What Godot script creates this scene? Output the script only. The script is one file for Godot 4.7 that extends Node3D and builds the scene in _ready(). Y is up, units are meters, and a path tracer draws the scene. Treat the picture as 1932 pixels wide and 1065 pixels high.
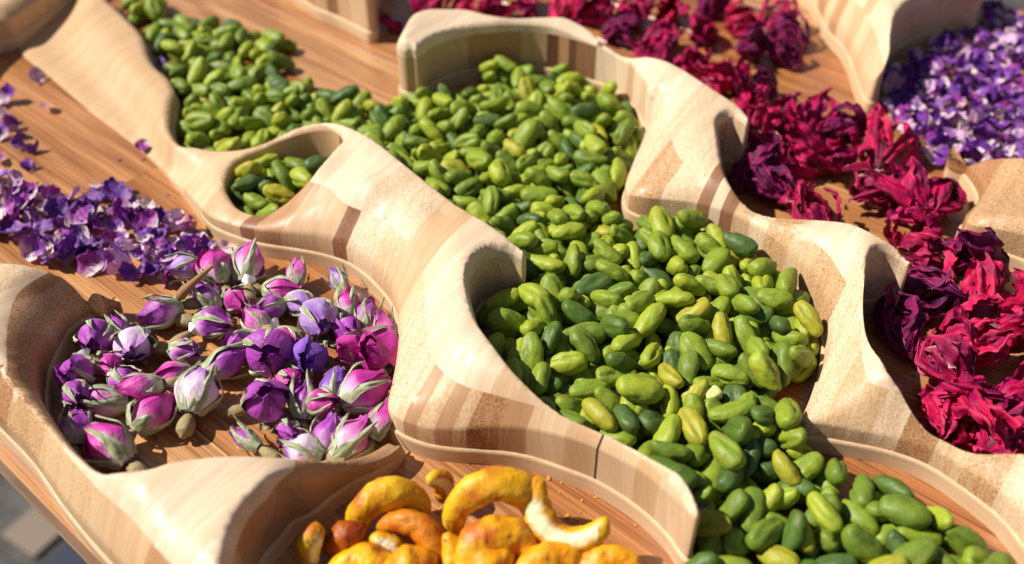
extends Node3D
# A sunlit wooden serving board with laminated wavy dividers, filled with pistachio kernels, rosebuds, petals, dried hibiscus and turmeric cashews.
# Lengths below are millimetres on the board (x right, z towards the viewer); MM turns them into metres.
const MM := 0.001
const LAY := deg_to_rad(37.0)          # the direction in which the laminated strips are stacked
const SX := cos(LAY)
const SZ := sin(LAY)
const TOP_LAYER := 23.0
const OUTLINES := {
	"centre_right": [
		[-50.2, -126.1, 31, 4, 0.8], [-46.8, -122.4, 30, 3, 0.8], [-43.4, -122.4, 30, 2, 0.85], [-41.1, -121.4, 29, 2, 0.9], [-34.9, -132.2, 29, 2, 0.9], [-25.4, -140.5, 28, 2, 0.9],
		[-15.0, -144.4, 28, 2, 0.9], [1.2, -146.9, 28, 2, 0.9], [17.7, -144.4, 28, 2, 0.9], [35.9, -133.6, 25, 2, 0.9], [46.8, -124.6, 22, 2, 0.9], [54.0, -108.3, 25, 3, 0.85],
		[57.3, -91.2, 28, 5, 0.7], [58.1, -89.4, 27, 9, 0.45], [52.9, -73.5, 24, 12, 0.35], [46.7, -55.6, 20, 12, 0.35], [43.3, -43.3, 17, 10, 0.45], [43.5, -36.1, 16, 6, 0.6],
		[46.5, -32.5, 17, 5, 0.7], [51.1, -30.2, 18, 5, 0.7], [59.2, -27.9, 20, 6, 0.65], [67.8, -25.0, 22, 7, 0.6], [82.5, -14.1, 27, 10, 0.5], [92.1, -0.7, 29, 13, 0.45],
		[99.8, 13.0, 30, 15, 0.4], [101.8, 24.4, 30, 16, 0.4], [101.8, 33.5, 30, 18, 0.35], [98.6, 46.0, 28, 22, 0.3], [92.9, 59.1, 24, 24, 0.3], [87.4, 69.2, 19, 18, 0.35],
		[84.6, 73.9, 15, 8, 0.5], [86.3, 75.5, 15, 6, 0.55], [89.8, 76.1, 16, 7, 0.5], [98.4, 78.1, 18, 10, 0.4], [109.9, 81.5, 19, 14, 0.35], [118.9, 86.5, 20, 14, 0.4],
		[126.6, 94.9, 21, 14, 0.4], [133.2, 104.6, 22, 14, 0.4], [136.4, 114.4, 23, 14, 0.4], [139.0, 125.4, 24, 14, 0.4], [144.6, 132.9, 24, 14, 0.4], [158.1, 127.0, 22, 14, 0.4],
		[159.5, 106.8, 20, 3, 0.8], [147.3, 93.1, 20, 2.5, 0.85], [139.2, 92.5, 20, 2.5, 0.85], [133.0, 92.1, 20, 2.5, 0.85], [127.3, 89.9, 20, 2.5, 0.85], [121.6, 85.3, 21, 2.5, 0.85],
		[117.1, 81.8, 23, 2.5, 0.85], [111.9, 75.5, 25, 2.5, 0.85], [108.6, 69.6, 27, 2.5, 0.85], [107.7, 65.7, 28, 2.5, 0.85], [106.2, 57.6, 29, 2.5, 0.85], [107.6, 45.6, 30, 2.5, 0.85],
		[110.7, 32.4, 30, 2.5, 0.85], [113.9, 23.1, 30, 2.5, 0.85], [117.9, 17.2, 30, 2.5, 0.85], [121.4, 15.7, 29.5, 2.5, 0.85], [124.2, 16.4, 28.5, 2.5, 0.85], [126.8, 18.1, 27, 2.5, 0.85],
		[128.6, 20.6, 26, 1.5, 0.85], [129.7, 19.6, 26, 1.5, 0.85], [126.8, 15.9, 28.5, 1.5, 0.85], [122.4, 9.5, 29, 2.5, 0.85], [118.2, 4.7, 29, 2.5, 0.85], [114.6, -0.8, 27, 2.5, 0.85],
		[107.9, -6.3, 24, 2.5, 0.85], [98.2, -12.1, 20, 2.5, 0.85], [90.7, -14.0, 20, 2.5, 0.85], [85.3, -17.3, 21, 2.5, 0.85], [81.2, -22.3, 23, 2.5, 0.85], [78.3, -33.9, 26, 2.5, 0.85],
		[78.9, -53.6, 28, 2.5, 0.85], [80.0, -63.0, 28, 2.5, 0.85], [82.7, -68.5, 28, 2.5, 0.85], [86.6, -70.5, 27.5, 2.5, 0.85], [89.8, -67.8, 27, 2.5, 0.85], [91.8, -65.5, 26, 1.5, 0.85],
		[93.2, -67.8, 26, 1.5, 0.85], [90.4, -75.3, 27.5, 1.5, 0.85], [84.8, -83.4, 28.5, 2.5, 0.85], [78.7, -92.3, 29, 2.5, 0.85], [71.8, -102.9, 29, 2.5, 0.85], [65.7, -110.1, 29, 2.5, 0.85],
		[59.1, -115.3, 28.5, 2.5, 0.85], [53.7, -119.0, 27, 2.5, 0.85], [48.1, -126.6, 23, 2.5, 0.85], [41.0, -134.1, 25, 2.5, 0.85], [35.3, -142.3, 27, 2.5, 0.85], [28.0, -148.6, 28.5, 2.5, 0.85],
		[22.8, -151.3, 29, 2.5, 0.85], [12.7, -151.3, 29, 2.5, 0.85], [1.4, -150.7, 29, 2.5, 0.85], [-10.1, -152.4, 29.5, 2.5, 0.85], [-21.1, -156.7, 30, 2.5, 0.85], [-31.9, -156.8, 31, 4, 0.8],
		[-38.9, -156.2, 31, 4, 0.8], [-46.1, -150.3, 31, 4, 0.8], [-48.6, -139.8, 31, 4, 0.8],
	],
	"centre_left": [
		[-240.5, -172.3, 1.5, 6, 0.4], [-216.5, -146.3, 1.5, 6, 0.4], [-188.1, -116.0, 1.5, 6, 0.4], [-161.9, -90.2, 1.5, 6, 0.4], [-145.0, -71.2, 3, 8, 0.4], [-130.2, -51.3, 7, 8, 0.45],
		[-119.7, -36.5, 10, 8, 0.5], [-111.9, -26.3, 12, 8, 0.5], [-101.5, -19.3, 14, 10, 0.5], [-90.8, -14.7, 17, 12, 0.45], [-79.4, -12.0, 21, 16, 0.4], [-68.3, -8.9, 25, 22, 0.35],
		[-58.5, -4.2, 28, 24, 0.3], [-51.0, 2.7, 29, 26, 0.3], [-45.0, 10.5, 29, 26, 0.3], [-39.6, 20.0, 28, 24, 0.3], [-36.5, 34.5, 28, 22, 0.35], [-35.5, 49.0, 27, 22, 0.35],
		[-36.2, 61.7, 24, 18, 0.35], [-36.8, 68.5, 18, 10, 0.4], [-34.9, 72.7, 16, 7, 0.5], [-31.1, 75.7, 17, 7, 0.5], [-24.5, 78.7, 19, 9, 0.45], [-16.1, 80.3, 22, 11, 0.45],
		[-7.3, 80.9, 24, 12, 0.5], [4.3, 83.0, 25, 10, 0.55], [15.8, 87.8, 25, 8, 0.65], [24.2, 92.1, 24, 5, 0.7], [34.7, 100.8, 24, 4, 0.75], [41.9, 109.9, 25, 4, 0.75],
		[45.0, 116.3, 28, 5, 0.8], [46.1, 117.6, 28, 4, 0.8], [47.2, 117.0, 28, 4, 0.8], [46.0, 109.0, 28, 3, 0.8], [43.7, 104.7, 27, 2, 0.85], [38.3, 98.9, 25, 2, 0.85],
		[32.5, 93.8, 24, 2, 0.85], [24.3, 88.2, 24, 2, 0.85], [14.9, 83.2, 25, 2, 0.85], [7.8, 77.5, 26.5, 2, 0.85], [0.8, 69.6, 28.5, 2, 0.85], [-4.9, 60.6, 30, 2, 0.85],
		[-9.8, 51.2, 30, 2, 0.85], [-12.4, 41.0, 30, 2, 0.85], [-13.7, 32.1, 30, 2, 0.85], [-13.1, 24.9, 30, 2, 0.85], [-10.9, 18.7, 29.5, 2, 0.85], [-7.6, 15.1, 29, 2, 0.85],
		[-3.6, 14.2, 28.5, 2, 0.85], [0.7, 14.6, 27, 2, 0.85], [3.8, 16.3, 26, 1.5, 0.85], [4.7, 14.7, 26, 1.5, 0.85], [0.7, 10.2, 28, 2.5, 0.85], [-3.5, 5.8, 29, 2.5, 0.85],
		[-9.8, 0.5, 30, 2.5, 0.85], [-17.2, -6.4, 30, 2.5, 0.85], [-24.7, -15.1, 30, 2.5, 0.85], [-32.6, -25.1, 30, 2.5, 0.85], [-41.1, -35.9, 30, 2.5, 0.85], [-49.7, -46.8, 30, 2.5, 0.85],
		[-55.3, -53.5, 29, 2.5, 0.85], [-59.1, -57.7, 28, 2, 0.85], [-65.7, -64.7, 26, 2, 0.85], [-72.4, -69.5, 24, 2, 0.85], [-79.4, -71.6, 22, 2, 0.85], [-86.7, -72.5, 19, 2, 0.85],
		[-93.6, -70.6, 16, 2, 0.85], [-100.1, -68.2, 14, 2, 0.85], [-106.7, -66.7, 13, 2, 0.85], [-113.5, -66.7, 12, 2, 0.85], [-120.3, -67.1, 12, 2, 0.85], [-127.5, -69.4, 12, 2, 0.85],
		[-133.8, -71.7, 12, 3, 0.7], [-140.0, -80.8, 12, 3, 0.7], [-143.4, -91.1, 12, 3, 0.7], [-146.3, -105.7, 12, 3, 0.7], [-147.4, -114.2, 12, 3, 0.7], [-153.6, -126.3, 12, 3, 0.7],
		[-161.3, -135.4, 12, 3, 0.7], [-168.1, -146.9, 12, 3, 0.7], [-174.5, -162.6, 12, 3, 0.7], [-180.1, -172.3, 12, 3, 0.7], [-186.4, -180.7, 12, 3, 0.7], [-194.6, -191.7, 12, 3, 0.7],
		[-203.9, -203.1, 12, 3, 0.7], [-215.0, -218.6, 12, 3, 0.7], [-229.0, -225.6, 6, 3, 0.7], [-234.4, -201.1, 3, 6, 0.4], [-238.8, -183.8, 2, 6, 0.4],
	],
	"small_cell": [
		[-108.9, -40.9, 13, 2, 0.85], [-109.7, -48.6, 13, 2, 0.85], [-108.5, -55.1, 14, 2, 0.85], [-103.4, -60.3, 15, 2, 0.85], [-97.2, -63.6, 16, 2, 0.85], [-91.1, -67.0, 17.5, 2, 0.85],
		[-84.2, -68.1, 20, 2, 0.85], [-77.2, -67.3, 22.5, 2, 0.85], [-70.8, -64.4, 24.5, 2, 0.85], [-65.8, -58.2, 26.5, 2, 0.85], [-64.4, -52.6, 27, 2, 0.85], [-67.0, -45.3, 27, 2, 0.85],
		[-71.8, -34.6, 26, 2, 0.85], [-76.1, -29.6, 22, 2, 0.85], [-81.1, -27.6, 17, 2, 0.85], [-87.0, -24.2, 14, 2, 0.85], [-90.2, -22.9, 13, 2, 0.85], [-94.9, -23.9, 12.5, 2, 0.85],
		[-100.8, -27.2, 12.5, 2, 0.85], [-105.3, -33.4, 12.5, 2, 0.85],
	],
	"front_left": [
		[-176.9, 17.7, 26, 3, 0.75], [-166.4, 18.0, 26, 3, 0.75], [-157.7, 19.7, 27, 3, 0.75], [-150.7, 21.0, 27, 3, 0.75], [-143.6, 22.2, 26, 3, 0.75], [-137.0, 24.9, 24, 3, 0.75],
		[-132.6, 24.9, 19, 3, 0.75], [-130.7, 23.1, 13, 2, 0.8], [-130.6, 21.5, 8, 2, 0.8], [-134.5, 16.0, 8, 4, 0.5], [-136.0, 20.2, 11, 9, 0.4], [-140.9, 23.4, 18, 16, 0.35],
		[-145.3, 29.0, 24, 18, 0.4], [-146.4, 37.7, 26, 18, 0.4], [-146.4, 46.0, 27, 16, 0.4], [-144.5, 55.1, 27, 14, 0.45], [-140.4, 66.0, 27, 12, 0.5], [-125.0, 86.0, 27, 7, 0.65],
		[-113.6, 98.1, 27, 4, 0.75], [-105.7, 103.6, 27, 3, 0.75], [-100.1, 103.9, 28, 3, 0.75], [-93.7, 103.1, 28, 3, 0.75], [-89.1, 101.0, 28, 3, 0.75], [-83.2, 99.8, 28, 3, 0.75],
		[-76.7, 98.9, 28, 3, 0.75], [-69.1, 98.3, 27.5, 3, 0.75], [-61.6, 97.4, 26, 3, 0.75], [-54.8, 94.8, 21, 3, 0.75], [-48.0, 91.2, 15, 3, 0.75], [-43.2, 87.6, 11.5, 3, 0.75],
		[-40.0, 84.7, 9.5, 3, 0.75], [-36.5, 80.5, 8, 3, 0.75], [-34.0, 78.1, 6.5, 4, 0.5], [-32.0, 78.2, 6.5, 5, 0.4], [-31.5, 78.7, 7, 6, 0.35], [-33.1, 82.3, 8.5, 6, 0.4],
		[-36.3, 85.9, 10, 6, 0.45], [-43.2, 91.0, 14, 5, 0.5], [-49.9, 96.9, 18, 4, 0.6], [-54.7, 102.5, 22, 3, 0.7], [-59.9, 106.0, 27, 3, 0.7], [-62.4, 111.1, 28, 3, 0.7],
		[-65.4, 116.0, 28, 3, 0.7], [-66.7, 121.3, 28, 3, 0.7], [-67.2, 127.5, 28, 3, 0.7], [-66.5, 133.3, 28, 3, 0.7], [-64.4, 141.0, 28, 3, 0.7], [-60.4, 148.9, 28, 3, 0.7],
		[-76.5, 142.9, 26, 12, 0.35], [-90.1, 131.4, 26, 12, 0.35], [-103.0, 120.0, 25, 13, 0.35], [-112.8, 111.1, 25, 13, 0.35], [-123.6, 100.3, 25, 13, 0.35], [-137.1, 85.7, 25, 13, 0.35],
		[-154.8, 70.0, 25, 13, 0.35], [-169.9, 56.9, 25, 13, 0.35], [-188.5, 41.3, 25, 13, 0.35], [-197.5, 29.0, 25, 13, 0.35], [-195.8, 8.0, 25, 13, 0.35],
	],
	"back_left": [
		[-255.2, -129.8, 20, 10, 0.5], [-252.7, -159.5, 20, 8, 0.6], [-249.5, -170.6, 20, 8, 0.6], [-241.7, -176.1, 20, 8, 0.6], [-237.3, -190.6, 20, 8, 0.6], [-232.9, -207.1, 20, 8, 0.6],
		[-227.9, -222.5, 20, 8, 0.6], [-225.0, -248.6, 20, 8, 0.6], [-230.9, -276.9, 20, 8, 0.6], [-256.2, -307.4, 20, 8, 0.6], [-303.3, -307.4, 20, 8, 0.6], [-318.0, -255.5, 20, 8, 0.6],
		[-292.9, -181.0, 20, 8, 0.6],
	],
	"back_middle": [
		[-124.1, -235.3, 26, 3, 0.8], [-113.6, -223.7, 27, 3, 0.8], [-99.9, -207.1, 28, 3, 0.8], [-88.4, -198.2, 28, 3, 0.8], [-77.1, -187.2, 28, 3, 0.8], [-69.5, -180.5, 28, 2.5, 0.8],
		[-67.0, -184.4, 28, 2.5, 0.8], [-68.7, -201.1, 28, 2.5, 0.8], [-70.5, -228.8, 28, 2.5, 0.8], [-68.1, -276.9, 28, 2.5, 0.8], [-84.4, -315.5, 28, 2.5, 0.8], [-116.1, -315.5, 28, 2.5, 0.8],
		[-133.1, -269.6, 28, 2.5, 0.8],
	],
	"back_right": [
		[153.4, -241.9, 22, 12, 0.3], [156.0, -213.2, 24, 12, 0.3], [155.9, -182.2, 26, 14, 0.25], [159.1, -163.7, 27, 14, 0.25], [158.4, -143.3, 28, 14, 0.25], [156.5, -125.2, 28, 13, 0.25],
		[156.9, -115.1, 28, 9, 0.4], [159.3, -114.2, 28, 3, 0.7], [163.2, -121.5, 29, 2, 0.85], [168.2, -137.0, 30, 2, 0.85], [176.6, -154.4, 30, 2, 0.85], [189.4, -170.1, 30, 2, 0.85],
		[204.1, -179.9, 30, 2, 0.85], [217.8, -185.5, 29, 2, 0.85], [226.6, -186.6, 28, 2, 0.85], [232.4, -192.4, 28, 2, 0.85], [238.1, -213.2, 28, 2, 0.85], [249.0, -269.6, 28, 2, 0.85],
		[235.3, -323.7, 28, 2, 0.85], [185.2, -315.5, 26, 2, 0.85],
	],
	"right": [
		[180.3, -75.8, 10, 5, 0.5], [180.3, -63.6, 13, 9, 0.4], [180.7, -51.3, 16, 10, 0.4], [179.6, -42.2, 17, 10, 0.4], [173.6, -32.2, 16, 8, 0.45], [166.9, -24.4, 14, 5, 0.5],
		[166.5, -18.1, 15, 5, 0.6], [173.2, -12.3, 18, 5, 0.65], [184.0, -4.2, 21, 5, 0.65], [198.8, 13.3, 22, 5, 0.65], [220.4, -9.5, 24, 5, 0.65], [228.1, -34.9, 24, 3, 0.8],
		[208.0, -40.1, 22, 3, 0.8], [195.5, -50.9, 20, 2.5, 0.8], [186.2, -56.2, 16, 2.5, 0.8], [177.6, -61.0, 12, 2.5, 0.8], [174.7, -64.4, 10, 2.5, 0.8],
	],
}

var rng := RandomNumberGenerator.new()
var noise := FastNoiseLite.new()
var wood := {}                          # tone -> material
var M := {}
var walls := []                         # ground polygons of the dividers (mm)
var wall_boxes := []
const HX := -320
const HZ := -280
const HW := 620
const HD := 450
var hm := PackedFloat32Array()          # height of what lies on the board, in 1 mm cells


func _ready() -> void:
	rng.seed = 20
	noise.seed = 5
	noise.noise_type = FastNoiseLite.TYPE_SIMPLEX_SMOOTH
	noise.frequency = 1.0
	noise.fractal_octaves = 2
	view_and_light()
	make_textures()
	ground_and_board()
	dividers()
	hm.resize(HW * HD)
	kernels()
	petals()
	hibiscus()
	roses()
	cashews()


func view_and_light() -> void:
	var lens := CameraAttributesPhysical.new()
	lens.frustum_focal_length = 50.0
	lens.exposure_aperture = 11.5
	lens.frustum_focus_distance = 0.312
	var cam := Camera3D.new()
	cam.name = "camera"
	add_child(cam)
	cam.attributes = lens
	cam.keep_aspect = Camera3D.KEEP_HEIGHT
	cam.fov = 32.05
	cam.near = 0.02
	cam.far = 40.0
	var pitch := deg_to_rad(41.0)
	cam.position = Vector3(0, 0.350 * sin(pitch), 0.350 * cos(pitch))
	cam.rotation = Vector3(-pitch, 0, 0)
	cam.current = true
	var env := Environment.new()
	env.background_mode = Environment.BG_SKY
	var sky := ProceduralSkyMaterial.new()
	sky.sky_top_color = Color(0.45, 0.50, 0.60)
	sky.sky_horizon_color = Color(0.77, 0.76, 0.75)
	sky.sky_curve = 0.14
	sky.ground_bottom_color = Color(0.16, 0.14, 0.12)
	sky.ground_horizon_color = Color(0.50, 0.48, 0.45)
	env.sky = Sky.new()
	env.sky.sky_material = sky
	env.background_energy_multiplier = 0.5
	env.tonemap_mode = Environment.TONE_MAPPER_LINEAR
	env.tonemap_exposure = 1.33
	env.sdfgi_enabled = true
	env.ssao_enabled = true
	env.ssil_enabled = true
	var we := WorldEnvironment.new()
	we.name = "world_environment"
	we.environment = env
	add_child(we)
	var sun := DirectionalLight3D.new()
	sun.name = "sun"
	sun.light_energy = 1.6
	sun.light_color = Color(1.0, 0.98, 0.945)
	sun.light_angular_distance = 0.5
	sun.shadow_enabled = true
	add_child(sun)
	var to_sun := Vector3(-0.98, 1.02, -0.10).normalized()
	sun.look_at_from_position(to_sun, Vector3.ZERO, Vector3.UP)


# ---------------------------------------------------------------- helpers

func tag(o: Node, label: String, category: String, group := "") -> void:
	o.set_meta("label", label)
	o.set_meta("category", category)
	if group:
		o.set_meta("group", group)


func base(called: String, at: Vector3, label: String, category: String, group := "") -> Node3D:
	var o := Node3D.new()
	o.name = numbered(called)
	add_child(o)
	o.position = at
	tag(o, label, category, group)
	return o


var taken := {}
func numbered(called: String) -> String:
	if not taken.has(called):
		taken[called] = 0
		return called
	taken[called] += 1
	return "%s_%03d" % [called, taken[called]]


func part(parent: Node, called: String, mesh: Mesh, mat: Material, at := Transform3D.IDENTITY) -> MeshInstance3D:
	var o := MeshInstance3D.new()
	o.name = called
	o.mesh = mesh
	o.material_override = mat
	var n := 0
	while parent.has_node(NodePath(o.name)):
		n += 1
		o.name = "%s_%03d" % [called, n]
	parent.add_child(o)
	o.transform = at
	return o


func array_mesh(v: PackedVector3Array, n: PackedVector3Array, uv := PackedVector2Array(), col := PackedColorArray(), idx := PackedInt32Array()) -> ArrayMesh:
	var a := []
	a.resize(Mesh.ARRAY_MAX)
	a[Mesh.ARRAY_VERTEX] = v
	a[Mesh.ARRAY_NORMAL] = n
	if uv.size():
		a[Mesh.ARRAY_TEX_UV] = uv
	if col.size():
		a[Mesh.ARRAY_COLOR] = col
	if idx.size():
		a[Mesh.ARRAY_INDEX] = idx
	var m := ArrayMesh.new()
	m.add_surface_from_arrays(Mesh.PRIMITIVE_TRIANGLES, a)
	return m


# A grid of rows x cols points (already in metres) as a smooth sheet or tube.
func sheet(p: PackedVector3Array, cols: int, col := PackedColorArray(), uvs := PackedVector2Array(), flip := false) -> ArrayMesh:
	var rows := p.size() / cols
	var n := PackedVector3Array()
	n.resize(p.size())
	var idx := PackedInt32Array()
	for r in rows - 1:
		for c in cols - 1:
			var a := r * cols + c
			var quad := [a, a + 1, a + cols + 1, a, a + cols + 1, a + cols]
			if flip:
				quad = [a, a + cols + 1, a + 1, a, a + cols, a + cols + 1]
			for k in [0, 3]:
				var i: int = quad[k]
				var j: int = quad[k + 1]
				var l: int = quad[k + 2]
				var f := (p[l] - p[i]).cross(p[j] - p[i])
				n[i] += f
				n[j] += f
				n[l] += f
				idx.append_array([i, j, l])
	# a tube closes on itself: share the seam's normals
	for r in rows:
		var a := r * cols
		var b := a + cols - 1
		if p[a].distance_squared_to(p[b]) < 1e-12:
			var s := n[a] + n[b]
			n[a] = s
			n[b] = s
	for r in [0, rows - 1]:
		if p[r * cols].distance_squared_to(p[r * cols + cols / 2]) < 1e-12:
			var s := Vector3.ZERO
			for c in cols:
				s += n[r * cols + c]
			for c in cols:
				n[r * cols + c] = s
	for i in n.size():
		n[i] = n[i].normalized() if n[i].length_squared() > 1e-24 else Vector3.UP
	return array_mesh(p, n, uvs, col, idx)


func lin(r: float, g: float, b: float) -> Color:      # an sRGB colour 0-255 as linear values, for vertex colours
	return Color(r / 255.0, g / 255.0, b / 255.0).srgb_to_linear()


func srgb(r: float, g: float, b: float) -> Color:
	return Color(r / 255.0, g / 255.0, b / 255.0)


func px(x: float, y: float, h := 0.0) -> Vector3:     # a place on the board (mm), measured from the lens that took the picture
	var p := deg_to_rad(41.0)
	var d := Vector3((x - 966.0) / 1854.0, -(y - 532.5) / 1854.0, -1.0)
	var w := Vector3(d.x, d.y * cos(p) + d.z * sin(p), -d.y * sin(p) + d.z * cos(p))
	var c := Vector3(0, 350.0 * sin(p), 350.0 * cos(p))
	return c + w * ((h - c.y) / w.y)


# ---------------------------------------------------------------- textures and materials

func streaks(seed_value: int, w: int, h: int, squash: int, freq: float) -> Image:   # noise drawn out along x
	var n := FastNoiseLite.new()
	n.seed = seed_value
	n.noise_type = FastNoiseLite.TYPE_SIMPLEX
	n.frequency = freq
	n.fractal_octaves = 4
	var im := n.get_seamless_image(w / squash, h)
	im.convert(Image.FORMAT_L8)
	im.resize(w, h, Image.INTERPOLATE_CUBIC)
	return im


func grain_texture(seed_value: int, dark: Color, light: Color, fine: float) -> ImageTexture:
	var w := 1024
	var h := 512
	var a := streaks(seed_value, w, h, 16, 0.012).get_data()
	var b := streaks(seed_value + 1, w, h, 32, 0.11).get_data()
	var c := streaks(seed_value + 2, w, h, 4, 0.006).get_data()
	var out := PackedByteArray()
	out.resize(w * h * 3)
	var lut := PackedByteArray()
	for i in 256:
		var k := dark.lerp(light, i / 255.0)
		lut.append_array([int(k.r * 255), int(k.g * 255), int(k.b * 255)])
	var j := 0
	for i in w * h:
		var v := int(clampf((a[i] * 0.7 + c[i] * 0.3 - 128.0) * 1.3 + 128.0 + (b[i] - 128.0) * fine, 0, 255)) * 3
		out[j] = lut[v]
		out[j + 1] = lut[v + 1]
		out[j + 2] = lut[v + 2]
		j += 3
	return ImageTexture.create_from_image(Image.create_from_data(w, h, false, Image.FORMAT_RGB8, out))


func pore_texture(r: float, g: float, b: float) -> ImageTexture:                  # cut ends of bamboo fibres: small brown dots on white
	var n := FastNoiseLite.new()
	n.seed = 77
	n.noise_type = FastNoiseLite.TYPE_CELLULAR
	n.frequency = 0.045
	n.cellular_jitter = 0.85
	n.cellular_return_type = FastNoiseLite.RETURN_DISTANCE
	n.fractal_type = FastNoiseLite.FRACTAL_NONE
	var im := n.get_seamless_image(512, 512)
	im.convert(Image.FORMAT_L8)
	var d := im.get_data()
	var big := FastNoiseLite.new()
	big.seed = 12
	big.frequency = 0.012
	var m := big.get_seamless_image(512, 512)
	m.convert(Image.FORMAT_L8)
	var e := m.get_data()
	var out := PackedByteArray()
	out.resize(512 * 512 * 3)
	for i in 512 * 512:
		var cut := 28.0 + e[i] * 0.30
		var t := clampf((d[i] - cut) / 30.0, 0.0, 1.0)
		out[i * 3] = int(lerpf(r, 255, t))
		out[i * 3 + 1] = int(lerpf(g, 255, t))
		out[i * 3 + 2] = int(lerpf(b, 255, t))
	return ImageTexture.create_from_image(Image.create_from_data(512, 512, false, Image.FORMAT_RGB8, out))


func noise_normal(freq: float, strength: float, seed_value: int, octaves := 4) -> NoiseTexture2D:
	var n := FastNoiseLite.new()
	n.seed = seed_value
	n.frequency = freq
	n.fractal_octaves = octaves
	var t := NoiseTexture2D.new()
	t.width = 256
	t.height = 256
	t.seamless = true
	t.as_normal_map = true
	t.bump_strength = strength
	t.noise = n
	return t


func ramp_noise(freq: float, seed_value: int, colors: PackedColorArray, offsets: PackedFloat32Array) -> NoiseTexture2D:
	var n := FastNoiseLite.new()
	n.seed = seed_value
	n.frequency = freq
	n.fractal_octaves = 5
	var g := Gradient.new()
	g.colors = colors
	g.offsets = offsets
	var t := NoiseTexture2D.new()
	t.width = 256
	t.height = 256
	t.seamless = true
	t.color_ramp = g
	t.noise = n
	return t


func make_textures() -> void:
	var fine := grain_texture(3, Color(0.94, 0.90, 0.86), Color(1.0, 1.0, 1.0), 1.2)
	var acacia := grain_texture(21, Color(0.70, 0.62, 0.56), Color(1.0, 0.99, 0.97), 0.9)
	var pores := [pore_texture(226, 204, 176), pore_texture(202, 168, 130)]
	var scuff := ramp_noise(0.02, 4, PackedColorArray([Color(0.62, 0.62, 0.62), Color(1, 1, 1)]), PackedFloat32Array([0.2, 0.8]))
	var tones := [srgb(222, 199, 171), srgb(210, 181, 145), srgb(200, 167, 129), srgb(180, 139, 102), srgb(146, 105, 77), srgb(108, 74, 56)]
	for k in tones.size():
		for dotted in [0, 1]:
			var m := StandardMaterial3D.new()
			m.albedo_color = tones[k]
			m.albedo_texture = fine
			m.roughness = 0.58
			m.roughness_texture = scuff
			m.metallic_specular = 0.38
			if dotted:
				m.detail_enabled = true
				m.detail_albedo = pores[0 if k < 2 else 1]
				m.detail_blend_mode = BaseMaterial3D.BLEND_MODE_MUL
				m.detail_uv_layer = BaseMaterial3D.DETAIL_UV_2
				m.uv2_triplanar = true
				m.uv2_scale = Vector3.ONE * 62.0
			wood[k * 2 + dotted] = m
	M.plank = []
	for c in [srgb(202, 148, 98), srgb(188, 130, 82), srgb(208, 160, 112), srgb(196, 140, 92), srgb(178, 118, 74)]:
		var m := StandardMaterial3D.new()
		m.albedo_color = c
		m.albedo_texture = acacia
		m.roughness = 0.30
		m.roughness_texture = scuff
		m.clearcoat_enabled = true
		m.clearcoat = 0.35
		m.clearcoat_roughness = 0.22
		M.plank.append(m)
	var crack := StandardMaterial3D.new()
	crack.albedo_color = srgb(40, 26, 18)
	M.crack = crack
	M.skin = noise_normal(0.03, 3.0, 8, 3)
	M.wrinkle = noise_normal(0.02, 6.0, 9, 4)


# ---------------------------------------------------------------- ground and board

func ground_and_board() -> void:
	var g := MeshInstance3D.new()
	var pm := PlaneMesh.new()
	pm.size = Vector2(12, 12)
	g.mesh = pm
	g.name = "ground"
	g.set_meta("kind", "structure")
	var gm := StandardMaterial3D.new()
	gm.albedo_texture = ramp_noise(0.03, 31, PackedColorArray([srgb(56, 54, 52), srgb(88, 84, 80)]), PackedFloat32Array([0.2, 0.8]))
	gm.uv1_triplanar = true
	gm.uv1_scale = Vector3.ONE * 2.0
	gm.roughness = 0.85
	g.material_override = gm
	add_child(g)
	g.position.y = -0.72
	var beige := StandardMaterial3D.new()
	beige.albedo_color = srgb(122, 106, 90)
	beige.roughness = 0.5
	var navy := StandardMaterial3D.new()
	navy.albedo_color = srgb(22, 28, 52)
	navy.roughness = 0.5
	var tile := BoxMesh.new()
	tile.size = Vector3(0.056, 0.008, 0.056)
	var spot := px(72, 1000, -718.0) * MM
	for i in range(-5, 6):
		for j in range(-5, 6):
			var kind := posmod(i + 2 * j, 4)
			if kind == 3:
				continue
			var at := Vector3(spot.x + 0.062 * i - 0.038 * j, 0.002, spot.z + 0.062 * j + 0.038 * i)
			part(g, "tile", tile, beige if kind == 0 else navy if kind == 1 else gm, Transform3D(Basis(Vector3.UP, -0.55), at))
	# the board: planks side by side, running along its near edge
	var dir := deg_to_rad(40.6)
	var ax := Vector3(cos(dir), 0, sin(dir))
	var across := Vector3(-sin(dir), 0, cos(dir))
	var b := base("serving_board", Vector3.ZERO, "large glossy reddish-brown board of long planks under all the dividers", "serving board")
	var t0 := -338.0
	var edges := [-338.0, -290, -252, -205, -168, -128, -83, -46, -6, 34, 70, 114, 159]
	for i in edges.size() - 1:
		var a: float = edges[i]
		var c: float = edges[i + 1]
		var cuts := [-430.0, rng.randf_range(-160, 160), 430.0] if i % 3 != 1 else [-430.0, 430.0]
		for k in cuts.size() - 1:
			var mesh := plank_mesh(ax, across, a + 0.12, c - 0.12, cuts[k] + 0.1, cuts[k + 1] - 0.1, rng.randf(), i * 0.37)
			part(b, "plank", mesh, M.plank[(i * 2 + k * 3) % 5])
	walls.clear()


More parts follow.
